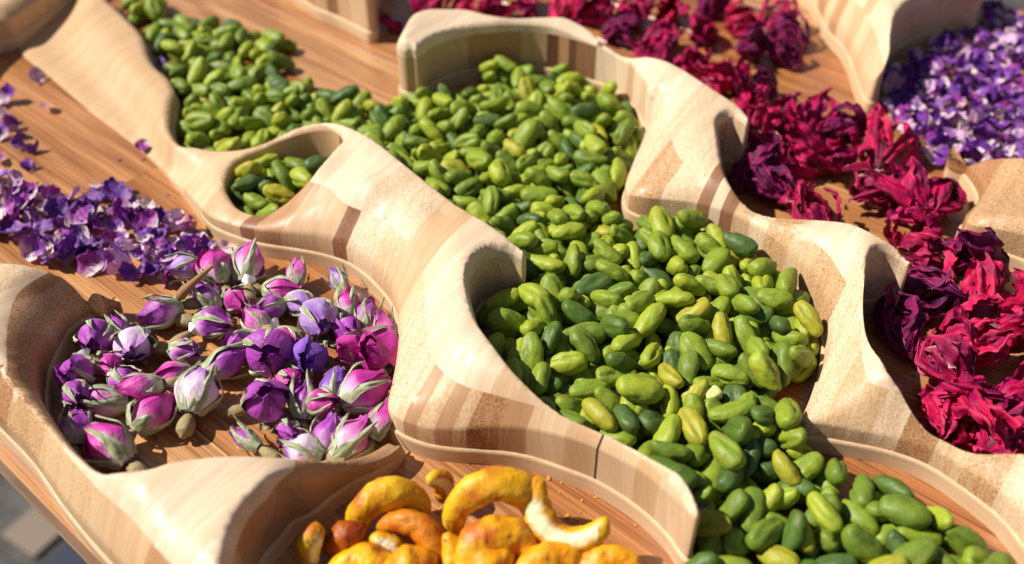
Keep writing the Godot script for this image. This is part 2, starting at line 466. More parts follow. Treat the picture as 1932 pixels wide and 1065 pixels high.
func plank_mesh(ax: Vector3, across: Vector3, t0: float, t1: float, s0: float, s1: float, off: float, voff: float) -> ArrayMesh:
	var e := 0.2
	var prof := [Vector2(t0, -15), Vector2(t0, -e), Vector2(t0 + e, 0), Vector2(t1 - e, 0), Vector2(t1, -e), Vector2(t1, -15)]
	var v := PackedVector3Array()
	var n := PackedVector3Array()
	var uv := PackedVector2Array()
	for i in prof.size():
		var p: Vector2 = prof[i]
		var q: Vector2 = prof[(i + 1) % prof.size()]
		var d := (q - p).normalized()
		var nor := across * -d.y + Vector3.UP * d.x
		var w := [[s0, p], [s1, p], [s1, q], [s0, p], [s1, q], [s0, q]]
		for k in w:
			var s: float = k[0]
			var r: Vector2 = k[1]
			v.append((ax * s + across * r.x + Vector3.UP * r.y) * MM)
			n.append(nor)
			uv.append(Vector2(s / 260.0 + off, r.x / 75.0 + voff + r.y * 0.01))
	for end in [[s0, -1.0], [s1, 1.0]]:
		for i in range(1, prof.size() - 1):
			for k in ([0, i, i + 1] if end[1] < 0 else [0, i + 1, i]):
				var r: Vector2 = prof[k]
				v.append((ax * end[0] + across * r.x + Vector3.UP * r.y) * MM)
				n.append(ax * end[1])
				uv.append(Vector2(r.y / 40.0, r.x / 75.0))
	return array_mesh(v, n, uv)


# ---------------------------------------------------------------- dividers

func smooth_loop(rows: Array, step: float) -> Array:      # Catmull-Rom through the outline, then even steps; rows of [x, z, height, slope width, upright share]
	var dense := []
	var n := rows.size()
	for i in n:
		var p: Array = rows[(i + n - 1) % n]
		var a: Array = rows[i]
		var b: Array = rows[(i + 1) % n]
		var q: Array = rows[(i + 2) % n]
		var A := Vector2(a[0], a[1])
		var B := Vector2(b[0], b[1])
		var L := A.distance_to(B)
		var k := maxi(2, int(L / 0.5))
		var Pv := Vector2(p[0], p[1])
		var Q := Vector2(q[0], q[1])
		var ta := (B - Pv) / maxf(0.1, Pv.distance_to(A) + L) * L
		var tb := (Q - A) / maxf(0.1, Q.distance_to(B) + L) * L
		for j in k:
			var t := float(j) / k
			var t2 := t * t
			var t3 := t2 * t
			var c := A * (2 * t3 - 3 * t2 + 1) + ta * (t3 - 2 * t2 + t) + B * (3 * t2 - 2 * t3) + tb * (t3 - t2)
			dense.append([c, lerpf(a[2], b[2], t), lerpf(a[3], b[3], t), lerpf(a[4], b[4], t)])
	var out := []
	var carry := 0.0
	for i in dense.size():
		var a: Array = dense[i]
		var b: Array = dense[(i + 1) % dense.size()]
		if carry <= 0.0:
			out.append(a)
			carry += step
		carry -= a[0].distance_to(b[0])
	if out[0][0].distance_to(out[-1][0]) < step * 0.5:
		out.pop_back()
	return out


var s_p: PackedVector2Array
var s_h: PackedFloat32Array
var s_w: PackedFloat32Array
var s_v: PackedFloat32Array
var c_p: PackedVector2Array
var c_h: PackedFloat32Array

func crown(p: Vector2) -> float:
	var a := 0.0
	var w := 0.0
	for i in c_p.size():
		var d := p.distance_squared_to(c_p[i]) + 5.0
		var k := 1.0 / (d * d)
		a += k * c_h[i]
		w += k
	return a / w


func top_at(p: Vector2) -> float:
	var c := crown(p)
	var m := c
	for i in s_p.size():
		var d2 := p.distance_squared_to(s_p[i])
		var w := s_w[i]
		if d2 < w * w:
			var y0 := 6.0 + (c - 6.0) * s_v[i] if c > 7.5 else c * (0.1 + 0.78 * s_v[i])
			var t := 1.0 - sqrt(d2) / w
			var y := y0 + (c - y0) * (1.0 - t * t)
			if y < m:
				m = y
	return m


func divider(key: String, label: String, mid: Array, top: Array, hole := "", peaks := []) -> Node3D:
	var loops := [smooth_loop(OUTLINES[key], 0.85)]
	if hole:
		loops.append(smooth_loop(OUTLINES[hole], 0.85))
	s_p = PackedVector2Array()
	s_h = PackedFloat32Array()
	s_w = PackedFloat32Array()
	s_v = PackedFloat32Array()
	c_p = PackedVector2Array()
	c_h = PackedFloat32Array()
	for lp in loops:
		for i in lp.size():
			var r: Array = lp[i]
			s_p.append(r[0])
			s_h.append(r[1])
			s_w.append(r[2])
			s_v.append(r[3])
			if i % 3 == 0:
				c_p.append(r[0])
				c_h.append(r[1])
	for k in peaks:
		c_p.append(Vector2(k[0], k[1]))
		c_h.append(k[2])
	var polys := []
	for lp in loops:
		var poly := PackedVector2Array()
		for r in lp:
			poly.append(r[0])
		polys.append(poly)
	var outer: PackedVector2Array = polys[0]
	walls.append(polys)
	var pts := PackedVector2Array()
	for i in s_p.size():
		pts.append(s_p[i])
	# rings inside the outline, then a grid
	var at := 0
	var near := {}
	for li in polys.size():
		var poly: PackedVector2Array = polys[li]
		var n := poly.size()
		var area := 0.0
		for i in n:
			area += poly[i].cross(poly[(i + 1) % n])
		var side := 1.0 if (area > 0) == (li == 0) else -1.0
		for i in n:
			var t := (poly[(i + 1) % n] - poly[(i + n - 1) % n]).normalized()
			var inward := Vector2(-t.y, t.x) * side
			var w := s_w[at + i]
			for f in ([0.14, 0.34, 0.62, 1.0] if w < 4.5 else [0.08, 0.22, 0.45, 0.75, 1.0]):
				if (f * w > 0.75 and i % 2 == 1) or (f * w > 3.0 and i % 4 != 0):
					continue
				var q: Vector2 = poly[i] + inward * f * w
				pts.append(q)
		at += n
	var keep := pts.slice(0, s_p.size())
	var cells := {}
	for i in range(s_p.size(), pts.size()):
		var q := pts[i]
		if not inside(q, polys):
			continue
		var cell := Vector2i((q * 5.0).floor())
		if cells.has(cell):
			continue
		var d := INF
		for j in s_p.size():
			d = minf(d, q.distance_squared_to(s_p[j]))
		if d > 0.05:
			keep.append(q)
			cells[cell] = true
			near[Vector2i((q / 2.2).floor())] = true
	var box := Rect2(outer[0], Vector2.ZERO)
	for q in outer:
		box = box.expand(q)
	var pitch := 2.4
	for i in int(box.size.x / pitch) + 1:
		for j in int(box.size.y / pitch) + 1:
			var q := box.position + Vector2(i + 0.5 * (j % 2), j) * pitch + Vector2(0.031 * (j % 7), 0.027 * (i % 5))
			var c := Vector2i((q / 2.2).floor())
			if near.has(c) or not inside(q, polys):
				continue
			var d := INF
			for j2 in s_p.size():
				d = minf(d, q.distance_squared_to(s_p[j2]))
			if d > 2.0:
				keep.append(q)
	var tri := Geometry2D.triangulate_delaunay(keep)
	var v := PackedVector3Array()
	for q in keep:
		v.append(Vector3(q.x, top_at(q), q.y))
	var idx := PackedInt32Array()
	for i in range(0, tri.size(), 3):
		var a := keep[tri[i]]
		var b := keep[tri[i + 1]]
		var c := keep[tri[i + 2]]
		if not inside((a + b + c) / 3.0, polys):
			continue
		if (b - a).cross(c - a) > 0:
			idx.append_array([tri[i], tri[i + 1], tri[i + 2]])
		else:
			idx.append_array([tri[i], tri[i + 2], tri[i + 1]])
	# upright sides, with the base layer standing a little proud
	at = 0
	var foot_from := -1
	var foot := PackedInt32Array()
	for li in polys.size():
		var poly: PackedVector2Array = polys[li]
		var n := poly.size()
		var area := 0.0
		for i in n:
			area += poly[i].cross(poly[(i + 1) % n])
		var side := -1.0 if (area > 0) == (li == 0) else 1.0
		var first := v.size()
		for i in n:
			var t := (poly[(i + 1) % n] - poly[(i + n - 1) % n]).normalized()
			var o := Vector2(-t.y, t.x) * side
			var h := v[at + i].y
			var proud := 0.85 * smoothstep(7.0, 10.0, h)
			if li == 1:
				proud *= -0.0
			var lv := minf(6.0, h * 0.6)
			for k in [[proud, 0.0], [proud, lv * 0.8], [proud * 0.85, lv * 0.93], [proud * 0.35, lv], [0.0, lv], [0.0, lv]]:
				var q: Vector2 = poly[i] + o * k[0]
				v.append(Vector3(q.x, k[1], q.y))
		for i in n:
			var a := first + i * 6
			var b := first + ((i + 1) % n) * 6
			for k in 4:
				foot.append_array(quad(a + k, b + k, b + k + 1, a + k + 1, (area > 0) != (li == 0)))
			idx.append_array(quad(a + 5, b + 5, at + (i + 1) % n, at + i, (area > 0) != (li == 0)))
		at += n
	var nor := PackedVector3Array()
	nor.resize(v.size())
	for list in [idx, foot]:
		for i in range(0, list.size(), 3):
			var f: Vector3 = (v[list[i + 2]] - v[list[i]]).cross(v[list[i + 1]] - v[list[i]])
			for k in 3:
				nor[list[i + k]] += f
	for i in nor.size():
		nor[i] = nor[i].normalized()
	# sort the triangles into the laminated pieces, cut exactly at their joints
	var mid_p := Vector2.ZERO
	for q in outer:
		mid_p += q
	mid_p /= outer.size()
	var origin := Vector3(mid_p.x, 0, mid_p.y)
	var o := base("wooden_divider", origin * MM, label, "divider")
	var bins := {}
	for i in range(0, foot.size(), 3):
		put(bins, "base", [foot[i], foot[i + 1], foot[i + 2]], v, nor)
	for i in range(0, idx.size(), 3):
		var poly := []
		var lo := INF
		var hi := -INF
		for k in 3:
			var p := v[idx[i + k]]
			poly.append([p, nor[idx[i + k]]])
			lo = minf(lo, p.y)
			hi = maxf(hi, p.y)
		for level in [0, 1]:
			if (level == 0 and lo >= TOP_LAYER) or (level == 1 and hi <= TOP_LAYER):
				continue
			var q: Array = poly
			if lo < TOP_LAYER and hi > TOP_LAYER:
				q = clip(poly, Vector3.UP * (1.0 if level else -1.0), TOP_LAYER * (1.0 if level else -1.0))
			var list: Array = top if level else mid
			var s0 := INF
			var s1 := -INF
			for r in q:
				var s: float = r[0].x * SX + r[0].z * SZ
				s0 = minf(s0, s)
				s1 = maxf(s1, s)
			for k in list.size():
				var from: float = list[k][0]
				var to: float = list[k + 1][0] if k + 1 < list.size() else 1e9
				if s1 <= from or s0 >= to:
					continue
				var w := q
				if s0 < from:
					w = clip(w, Vector3(SX, 0, SZ), from)
				if s1 > to:
					w = clip(w, Vector3(-SX, 0, -SZ), -to)
				var key2 := "%d:%d" % [level, k]
				if not bins.has(key2):
					bins[key2] = [PackedVector3Array(), PackedVector3Array()]
				for j in range(1, w.size() - 1):
					for r in [w[0], w[j], w[j + 1]]:
						bins[key2][0].append(r[0])
						bins[key2][1].append(r[1])
	for key2 in bins:
		for piece in pieces(bins[key2][0], bins[key2][1]):
			var uv := PackedVector2Array()
			var out := PackedVector3Array()
			var shift := rng.randf() * 3.0
			for p in piece[0]:
				var s: float = p.x * SX + p.z * SZ
				var g: float = -p.x * SZ + p.z * SX
				uv.append(Vector2(g / 150.0 + shift, (s * 0.95 + p.y * 0.15) / 34.0 + shift * 1.7) if key2 != "base" else Vector2(s / 150.0, (g * 0.4 + p.y) / 40.0))
				out.append((p - origin) * MM)
			var mesh := array_mesh(out, piece[1], uv)
			if key2 == "base":
				part(o, "base_layer", mesh, wood[2])
			else:
				var bits: PackedStringArray = key2.split(":")
				var row: Array = (top if bits[0] == "1" else mid)[int(bits[1])]
				var mat: Material = M.crack if row[1] < 0 else wood[row[1]]
				part(o, "crack" if row[1] < 0 else "top_piece" if bits[0] == "1" else "wood_strip", mesh, mat)
	return o


func pieces(v: PackedVector3Array, n: PackedVector3Array) -> Array:     # a strip that shows in several places, sorted into those places
	var ids := {}
	var up := PackedInt32Array()
	var of := PackedInt32Array()
	for p in v:
		var key := Vector3i((p * 200.0).round())
		if not ids.has(key):
			ids[key] = up.size()
			up.append(up.size())
		of.append(ids[key])
	for i in range(0, v.size(), 3):
		for k in [1, 2]:
			var a := root_of(up, of[i])
			var b := root_of(up, of[i + k])
			if a != b:
				up[a] = b
	var out := {}
	for i in range(0, v.size(), 3):
		var r := root_of(up, of[i])
		if not out.has(r):
			out[r] = [PackedVector3Array(), PackedVector3Array()]
		for k in 3:
			out[r][0].append(v[i + k])
			out[r][1].append(n[i + k])
	return out.values().filter(func(e): return e[0].size() > 9)


func root_of(up: PackedInt32Array, i: int) -> int:
	while up[i] != i:
		i = up[i]
	return i


func quad(a: int, b: int, c: int, d: int, turned: bool) -> PackedInt32Array:
	return PackedInt32Array([a, c, b, a, d, c]) if turned else PackedInt32Array([a, b, c, a, c, d])


func put(bins: Dictionary, key: String, tri: Array, v: PackedVector3Array, n: PackedVector3Array) -> void:
	if not bins.has(key):
		bins[key] = [PackedVector3Array(), PackedVector3Array()]
	for i in tri:
		bins[key][0].append(v[i])
		bins[key][1].append(n[i])


func clip(poly: Array, dir: Vector3, at: float) -> Array:       # keeps what lies at dir . p >= at
	var out := []
	for i in poly.size():
		var a: Array = poly[i]
		var b: Array = poly[(i + 1) % poly.size()]
		var da := dir.dot(a[0]) - at
		var db := dir.dot(b[0]) - at
		if da >= 0:
			out.append(a)
		if (da >= 0) != (db >= 0):
			var t := da / (da - db)
			out.append([a[0].lerp(b[0], t), a[1].lerp(b[1], t).normalized()])
	return out


func inside(p: Vector2, polys: Array) -> bool:
	if not Geometry2D.is_point_in_polygon(p, polys[0]):
		return false
	return polys.size() < 2 or not Geometry2D.is_point_in_polygon(p, polys[1])


func dividers() -> void:
	# strips: [where it starts along the stack, tone * 2 + dotted]
	divider("centre_right", "long wavy pale divider with two hooked fins, between the pistachio cells and the hibiscus",
		[[-1e9, 4], [-102, 6], [-85, 4], [-74.6, 10], [-69, 6], [-64, 10], [-60, 8], [-49.7, 0], [-31, 4], [-26, 0], [-20, 2], [-14, 0], [-7, 1], [14, 5], [26, 1], [38.8, 8], [43.8, 0], [48, 8], [53, 3], [60, 1], [67, 5], [77, 3], [88, 5], [102, 1], [117, 3], [130, 1], [137.5, 7], [147, 3], [155.7, 5], [166, 1]],
		[[-1e9, 0], [-50, 8], [-47, 0], [8, 1], [38.8, 8], [43.8, 0], [48, 6], [53, 0], [100, 1], [118, 0]])
	divider("centre_left", "wavy laminated divider with a small round cell, between the rosebuds and the pistachios",
		[[-1e9, 4], [-150, 2], [-112, 4], [-90, 8], [-84, 6], [-74, 4], [-65, 4], [-55, 9], [-49, 1], [-35, 3], [-24, 4], [-10, 2], [-5, 1], [20, 6], [24.5, 3], [29.8, 6], [34.5, 3], [38, 7], [46, 6], [53, 2], [64, 4], [73.4, -1], [74.1, 2], [86, 4], [94, 2]],
		[[-1e9, 0], [-49, 1], [-24, 4], [-10, 0], [40, 2], [73.4, -1], [74.1, 2], [96, 0]],
		"small_cell", [[-52, -18, 31], [-30, 6, 28], [-24, -4, 27.5]])
	divider("front_left", "broad pale divider curving round the near side of the rosebuds, at the board's edge",
		[[-1e9, 3], [-120, 7], [-104, 5], [-92, 7], [-70, 5], [-50, 3], [-20, 4], [4, 6], [22, 4], [40, 2]],
		[[-1e9, 1], [-108, 0], [-66, 2], [-55, 0], [14, 0]])
	divider("back_left", "blurred wooden divider in shade at the far left corner", [[-1e9, 4], [-250, 2], [-200, 4]], [[-1e9, 2]])
	divider("back_middle", "end of a striped wooden divider at the far edge, between the two plank gaps", [[-1e9, 4], [-215, 6], [-205, 4], [-196, 8], [-188, 4], [-178, 2]], [[-1e9, 2]])
	divider("back_right", "tall striped divider with a hooked end beside the heap of violet petals", [[-1e9, 2], [0, 6], [8, 2], [14, 6], [20, 2], [27, 4], [33, 2], [40, 4], [47, 2]], [[-1e9, 0], [30, 4], [36, 0]])
	divider("right", "low rounded divider at the right edge, between the violet petals and the nearer hibiscus", [[-1e9, 5], [90, 7], [120, 5], [150, 7]], [[-1e9, 4]])


# ---------------------------------------------------------------- laying things on the board

func hm_at(x: float, z: float) -> float:
	var i := clampi(int(x) - HX, 0, HW - 1)
	var j := clampi(int(z) - HZ, 0, HD - 1)
	return hm[j * HW + i]


func blocked(p: Vector2, reach: float) -> bool:           # inside a divider, or nearer to one than reach
	for polys in walls:
		if inside(p, polys):
			return true
		if reach > 0:
			for a in [0.0, 1.05, 2.09, 3.14, 4.19, 5.24]:
				if inside(p + Vector2(cos(a), sin(a)) * reach, polys):
					return true
	return false


func region(list: Array, h := 3.0) -> PackedVector2Array:
	var out := PackedVector2Array()
	for i in range(0, list.size(), 2):
		var p := px(list[i], list[i + 1], h)
		out.append(Vector2(p.x, p.z))
	return out


func pick(poly: PackedVector2Array) -> Vector2:
	var box := Rect2(poly[0], Vector2.ZERO)
	for q in poly:
		box = box.expand(q)
	for k in 200:
		var p := box.position + Vector2(rng.randf(), rng.randf()) * box.size
		if Geometry2D.is_point_in_polygon(p, poly):
			return p
	return poly[0]


# A height field rest for a rounded body with half sizes a (along its length), b (across), c (up); returns [y of the centre, tilt]
func rest_on(p: Vector2, yaw: float, a: float, b: float, c: float, sink: float) -> Array:
	var d := Vector2(cos(yaw), -sin(yaw))
	var e := Vector2(-d.y, d.x)
	var f := p + d * a * 0.55
	var g := p - d * a * 0.55
	var hf := maxf(hm_at(f.x, f.y), maxf(hm_at(f.x + e.x * b * 0.4, f.y + e.y * b * 0.4), hm_at(f.x - e.x * b * 0.4, f.y - e.y * b * 0.4)))
	var hg := maxf(hm_at(g.x, g.y), maxf(hm_at(g.x + e.x * b * 0.4, g.y + e.y * b * 0.4), hm_at(g.x - e.x * b * 0.4, g.y - e.y * b * 0.4)))
	var tilt := clampf(atan2(hf - hg, a * 1.1), -0.75, 0.75)
	var y := 0.0
	for u in [-0.8, -0.45, 0.0, 0.45, 0.8]:
		for w in [-0.6, 0.0, 0.6]:
			var r: float = 1.0 - u * u - w * w
			if r <= 0.0:
				continue
			var q: Vector2 = p + d * a * u * cos(tilt) + e * b * w
			y = maxf(y, hm_at(q.x, q.y) + c * sqrt(r) - a * u * sin(tilt))
	return [maxf(y - sink, c * 0.96 + a * absf(sin(tilt)) * 0.55), tilt]


func settle(p: Vector2, yaw: float, a: float, b: float, c: float, y: float, tilt: float) -> void:
	var d := Vector2(cos(yaw), -sin(yaw))
	var e := Vector2(-d.y, d.x)
	var R := int(a) + 1
	for j in range(-R, R + 1):
		for i in range(-R, R + 1):
			var o := Vector2(i, j)
			var u := o.dot(d) / a
			var w := o.dot(e) / b
			var r: float = 1.0 - u * u - w * w
			if r <= 0.0:
				continue
			var gx := int(p.x) - HX + i
			var gz := int(p.y) - HZ + j
			if gx < 0 or gz < 0 or gx >= HW or gz >= HD:
				continue
			var top := y + c * sqrt(r) + a * u * tan(tilt)
			if top > hm[gz * HW + gx]:
				hm[gz * HW + gx] = top


# ---------------------------------------------------------------- pistachio kernels

func spot(p: Vector2, box: Rect2) -> String:               # where in its heap a thing lies
	var q := (p - box.position) / box.size
	var row := int(clampf(q.y * 5.0, 0, 4))
	var col := int(clampf(q.x * 5.0, 0, 4))
	var rows := ["far rim", "behind middle", "halfway", "before middle", "near rim"]
	var cols := ["far left", "left", "centre", "right", "far right"]
	return "%s %s" % [rows[row], cols[col]]


func kernel_mesh(k: int) -> ArrayMesh:
	var r := RandomNumberGenerator.new()
	r.seed = 100 + k
	var rows := 20
	var cols := 25
	var p := PackedVector3Array()
	var col := PackedColorArray()
	var taper := r.randf_range(-0.02, 0.20)
	var bend := r.randf_range(-0.012, 0.022)
	var crease := r.randf_range(0.9, 1.8)
	var crease_at := r.randf_range(0.6, 1.9)
	var flat := r.randf_range(0.82, 1.0)
	var stout := r.randf_range(0.88, 1.12)
	var off := Vector3(r.randf(), r.randf(), r.randf()) * 50.0
	for i in rows:
		var t := PI * i / (rows - 1.0)
		var x := -cos(t)
		var prof := pow(maxf(sin(t), 0.0), 0.72) * (1.0 - taper * x - 0.06 * x * x)
		for j in cols:
			var f := TAU * j / (cols - 1.0)
			if j == cols - 1:
				f = 0.0
			var q := Vector3(x * 7.5, sin(f) * 4.0 * prof * flat * stout, cos(f) * 4.35 * prof * stout)
			var lump := noise.get_noise_3d(q.x * 0.16 + off.x, q.y * 0.16 + off.y, q.z * 0.16 + off.z)
			var fine := noise.get_noise_3d(q.x * 0.25 + off.y, q.y * 0.6 + off.z, q.z * 0.6 + off.x)
			var da := absf(angle_difference(f, crease_at + x * 0.25))
			var dip := crease * exp(-da * da / 0.022) * prof * (0.5 + 0.5 * smoothstep(-0.7, 0.3, -x * signf(r.seed % 2 - 0.5)))
			var ridge := noise.get_noise_2d(f * 1.1 + off.x, x * 0.7 + off.y)
			var s := 1.0 + lump * 0.15 + fine * 0.05 + ridge * 0.05 - dip * 0.26
			q = Vector3(q.x * (1.0 + lump * 0.06), q.y * s, q.z * s)
			q.y += bend * q.x * q.x - bend * 18.0
			p.append(q * MM)
			var patch := noise.get_noise_3d(q.x * 0.11 + off.z, q.y * 0.15 + off.x, q.z * 0.15 + off.y)
			var c := Color(0.9, 0.95, 0.85).lerp(Color(1.4, 1.1, 0.65), smoothstep(0.1, 0.7, patch))
			c = c.lerp(Color(0.70, 0.82, 0.85), smoothstep(-0.15, -0.6, patch) * 0.7)
			c = c.lerp(Color(1.5, 1.05, 0.7), smoothstep(0.86, 1.0, -x) * 0.7)
			c = c.lerp(Color(1.05, 0.62, 0.9), smoothstep(0.32, 0.55, noise.get_noise_3d(q.x * 0.2 + off.y, q.y * 0.3, q.z * 0.3 + off.x)) * 0.5)
			c = c.lerp(Color(0.6, 0.7, 0.5), clampf(dip * 0.5, 0, 0.6))
			col.append(c)
	return sheet(p, cols, col)


func kernels() -> void:
	var shapes := []
	for k in 14:
		shapes.append(kernel_mesh(k))
	var tints := [[srgb(152, 162, 48), "bright yellow-green"], [srgb(128, 144, 44), "fresh green"], [srgb(108, 126, 42), "mid green"], [srgb(80, 104, 36), "deep green"], [srgb(76, 98, 48), "dark bluish green"], [srgb(160, 154, 46), "yellowish"]]
	var mats := []
	for t in tints:
		var m := StandardMaterial3D.new()
		m.albedo_color = t[0]
		m.vertex_color_use_as_albedo = true
		m.roughness = 0.5
		m.metallic_specular = 0.42
		m.normal_enabled = true
		m.normal_texture = M.skin
		m.normal_scale = 0.85
		m.uv1_triplanar = true
		m.uv1_scale = Vector3(28, 75, 75)
		mats.append(m)
	# [name of the place, outline in the picture, how many, greatest heap]
	var cell := PackedVector2Array()
	for r in OUTLINES.small_cell:
		cell.append(Vector2(r[0], r[1]))
	var places := [
		["in near right cell", region([1296, 880, 1490, 845, 1560, 885, 1600, 935, 1680, 930, 1745, 985, 1825, 1040, 1870, 1110, 1870, 1160, 1312, 1160]), 112, 10.5],
		["in middle round cell", region([985, 475, 1005, 432, 1140, 440, 1190, 445, 1250, 448, 1310, 452, 1390, 490, 1450, 535, 1505, 590, 1535, 645, 1535, 715, 1470, 725, 1420, 765, 1440, 790, 1500, 790, 1485, 850, 1320, 935]) + region([1295, 892, 1195, 838, 1134, 808, 1068, 777, 1019, 741, 971, 693, 934, 644, 904, 602, 889, 559, 883, 523, 888, 495, 902, 474, 922, 463, 945, 462], 25.0), 360, 15.0],
		["in far round cell", region([765, 205, 800, 190, 850, 188, 905, 188, 925, 150, 985, 140, 1050, 136, 1110, 160, 1175, 200, 1215, 250, 1205, 325, 1150, 370, 1140, 440, 985, 480, 850, 500, 700, 400, 640, 235]), 265, 15.0],
		["in small round cell", cell, 38, 14.0],
		["in far left heap", region([283, 58, 330, 40, 400, 50, 470, 66, 540, 84, 530, 145, 590, 172, 700, 195, 765, 205, 745, 330, 600, 330, 360, 285, 355, 200]), 125, 9.5],
		["at the top edge", region([248, 8, 306, 0, 302, 34, 252, 38]), 9, 9.0],
	]
	var all := []
	for pl in places:
		var poly: PackedVector2Array = pl[1]
		for i in pl[2]:
			var best := []
			for tries in 14:
				var p := pick(poly)
				var yaw := rng.randf() * TAU
				var size := rng.randf_range(0.76, 1.0)
				var a := 7.5 * size
				var d := Vector2(cos(yaw), -sin(yaw)) * a * 0.62
				if blocked(p, 4.3) or blocked(p + d, 3.2) or blocked(p - d, 3.2):
					continue
				if pl[0] == "in small round cell" and not (Geometry2D.is_point_in_polygon(p + d * 1.4, cell) and Geometry2D.is_point_in_polygon(p - d * 1.4, cell)):
					continue
				var rest := rest_on(p, yaw, a, 4.1 * size, 3.75 * size, 1.5)
				if rest[0] > pl[3]:
					continue
				if best.is_empty() or rest[0] < best[3]:
					best = [p, yaw, size, rest[0], rest[1]]
			if best.is_empty():
				continue
			settle(best[0], best[1], 7.5 * best[2], 4.1 * best[2], 3.75 * best[2], best[3], best[4])
			all.append({"p": best[0], "yaw": best[1], "size": best[2], "y": best[3], "tilt": best[4], "place": pl[0], "roll": rng.randf_range(-1.2, 1.2), "shape": rng.randi() % shapes.size(), "tint": [0, 0, 0, 0, 1, 1, 1, 1, 1, 1, 1, 2, 2, 2, 2, 3, 3, 4, 5, 1][rng.randi() % 20]})
	var spans := {}
	for pl in places:
		var box := Rect2(pl[1][0], Vector2.ZERO)
		for q in pl[1]:
			box = box.expand(q)
		spans[pl[0]] = box
	# the ones that show largest first
	var eye := Vector3(0, 0.2296, 0.2641)
	for k in all:
		var under := 0.0
		for o in [Vector2.ZERO, Vector2(4, 0), Vector2(-4, 0), Vector2(0, 3), Vector2(0, -3)]:
			under += clampf(hm_at(k.p.x + o.x, k.p.y + o.y) - k.y - 4.0, 0.0, 6.0)
		k.far = eye.distance_to(Vector3(k.p.x, k.y, k.p.y) * MM) + under * 0.02
	all.sort_custom(func(a, b): return a.far < b.far)
	var seen := 0
	var rest := {}
	var proto := {}
	for k in all:
		var tr := Transform3D(Basis(Vector3.UP, k.yaw) * Basis(Vector3.BACK, k.tilt) * Basis(Vector3.RIGHT, k.roll) * Basis.from_scale(Vector3.ONE * k.size), Vector3(k.p.x, k.y, k.p.y) * MM)
		if seen < 298:
			var o := MeshInstance3D.new()
			o.name = numbered("pistachio_kernel")
			o.mesh = shapes[k.shape]
			o.material_override = mats[k.tint]
			add_child(o)
			o.transform = tr
			var pose: String = ["crosswise", "slanting right", "pointing forward", "slanting left"][int(round(fposmod(k.yaw, PI) / (PI / 4))) % 4]
			tag(o, "%s %s pistachio kernel %s %s, %s" % ["raised" if k.y > 8.0 else "low", tints[k.tint][1], pose, k.place, spot(k.p, spans[k.place])], "pistachio", "pistachio kernels %s" % k.place)
			seen += 1
		else:
			if not rest.has(k.tint):
				rest[k.tint] = SurfaceTool.new()
				rest[k.tint].begin(Mesh.PRIMITIVE_TRIANGLES)
			rest[k.tint].append_from(shapes[k.shape], 0, tr)
	var whole := ArrayMesh.new()
	for t in rest:
		rest[t].commit(whole)
		whole.surface_set_material(whole.get_surface_count() - 1, mats[t])
	var o := MeshInstance3D.new()
	o.name = "pistachio_kernels"
	o.mesh = whole
	add_child(o)
	tag(o, "smaller and deeper-lying green pistachio kernels of the far heaps, read as one mass", "pistachios")
	o.set_meta("kind", "stuff")
	# a chopped pale piece on top of the middle heap
	var at := px(1346, 733, 14.0)
	var bit := base("pistachio_piece", Vector3(at.x, hm_at(at.x, at.z) + 2.0, at.z) * MM, "small pale cream chopped cube of pistachio on top of the kernels", "pistachio piece")
	var pale := StandardMaterial3D.new()
	pale.albedo_color = srgb(214, 212, 140)
	pale.roughness = 0.6
	var cube := SphereMesh.new()
	cube.radial_segments = 4
	cube.rings = 3
	cube.radius = 0.0036
	cube.height = 0.0062
	part(bit, "chunk", lumpy_box(Vector3(2.6, 2.4, 2.2), 3), pale, Transform3D(Basis.from_euler(Vector3(0.3, 0.5, 0.2)), Vector3.ZERO))
	var line := StandardMaterial3D.new()
	line.albedo_color = srgb(130, 150, 60)
	part(bit, "green_rim", lumpy_box(Vector3(2.75, 0.5, 2.3), 5), line, Transform3D(Basis.from_euler(Vector3(0.3, 0.5, 0.2)), Vector3(0, -0.0004, 0)))


func lumpy_box(half: Vector3, seed_value: int) -> ArrayMesh:       # a rounded block with uneven faces (mm)
	var p := PackedVector3Array()
	var rows := 13
	var cols := 17
	for i in rows:
		var t := PI * i / (rows - 1.0)
		for j in cols:
			var f := TAU * (j % (cols - 1)) / (cols - 1.0)
			var d := Vector3(sin(t) * cos(f), cos(t), sin(t) * sin(f))
			var m := pow(pow(absf(d.x), 5.0) + pow(absf(d.y), 5.0) + pow(absf(d.z), 5.0), -0.2)
			var q := d * m * half
			q *= 1.0 + 0.12 * noise.get_noise_3d(d.x * 0.9 + seed_value, d.y * 0.9, d.z * 0.9)
			p.append(q * MM)
	return sheet(p, cols, PackedColorArray(), PackedVector2Array(), true)


# ---------------------------------------------------------------- loose petals

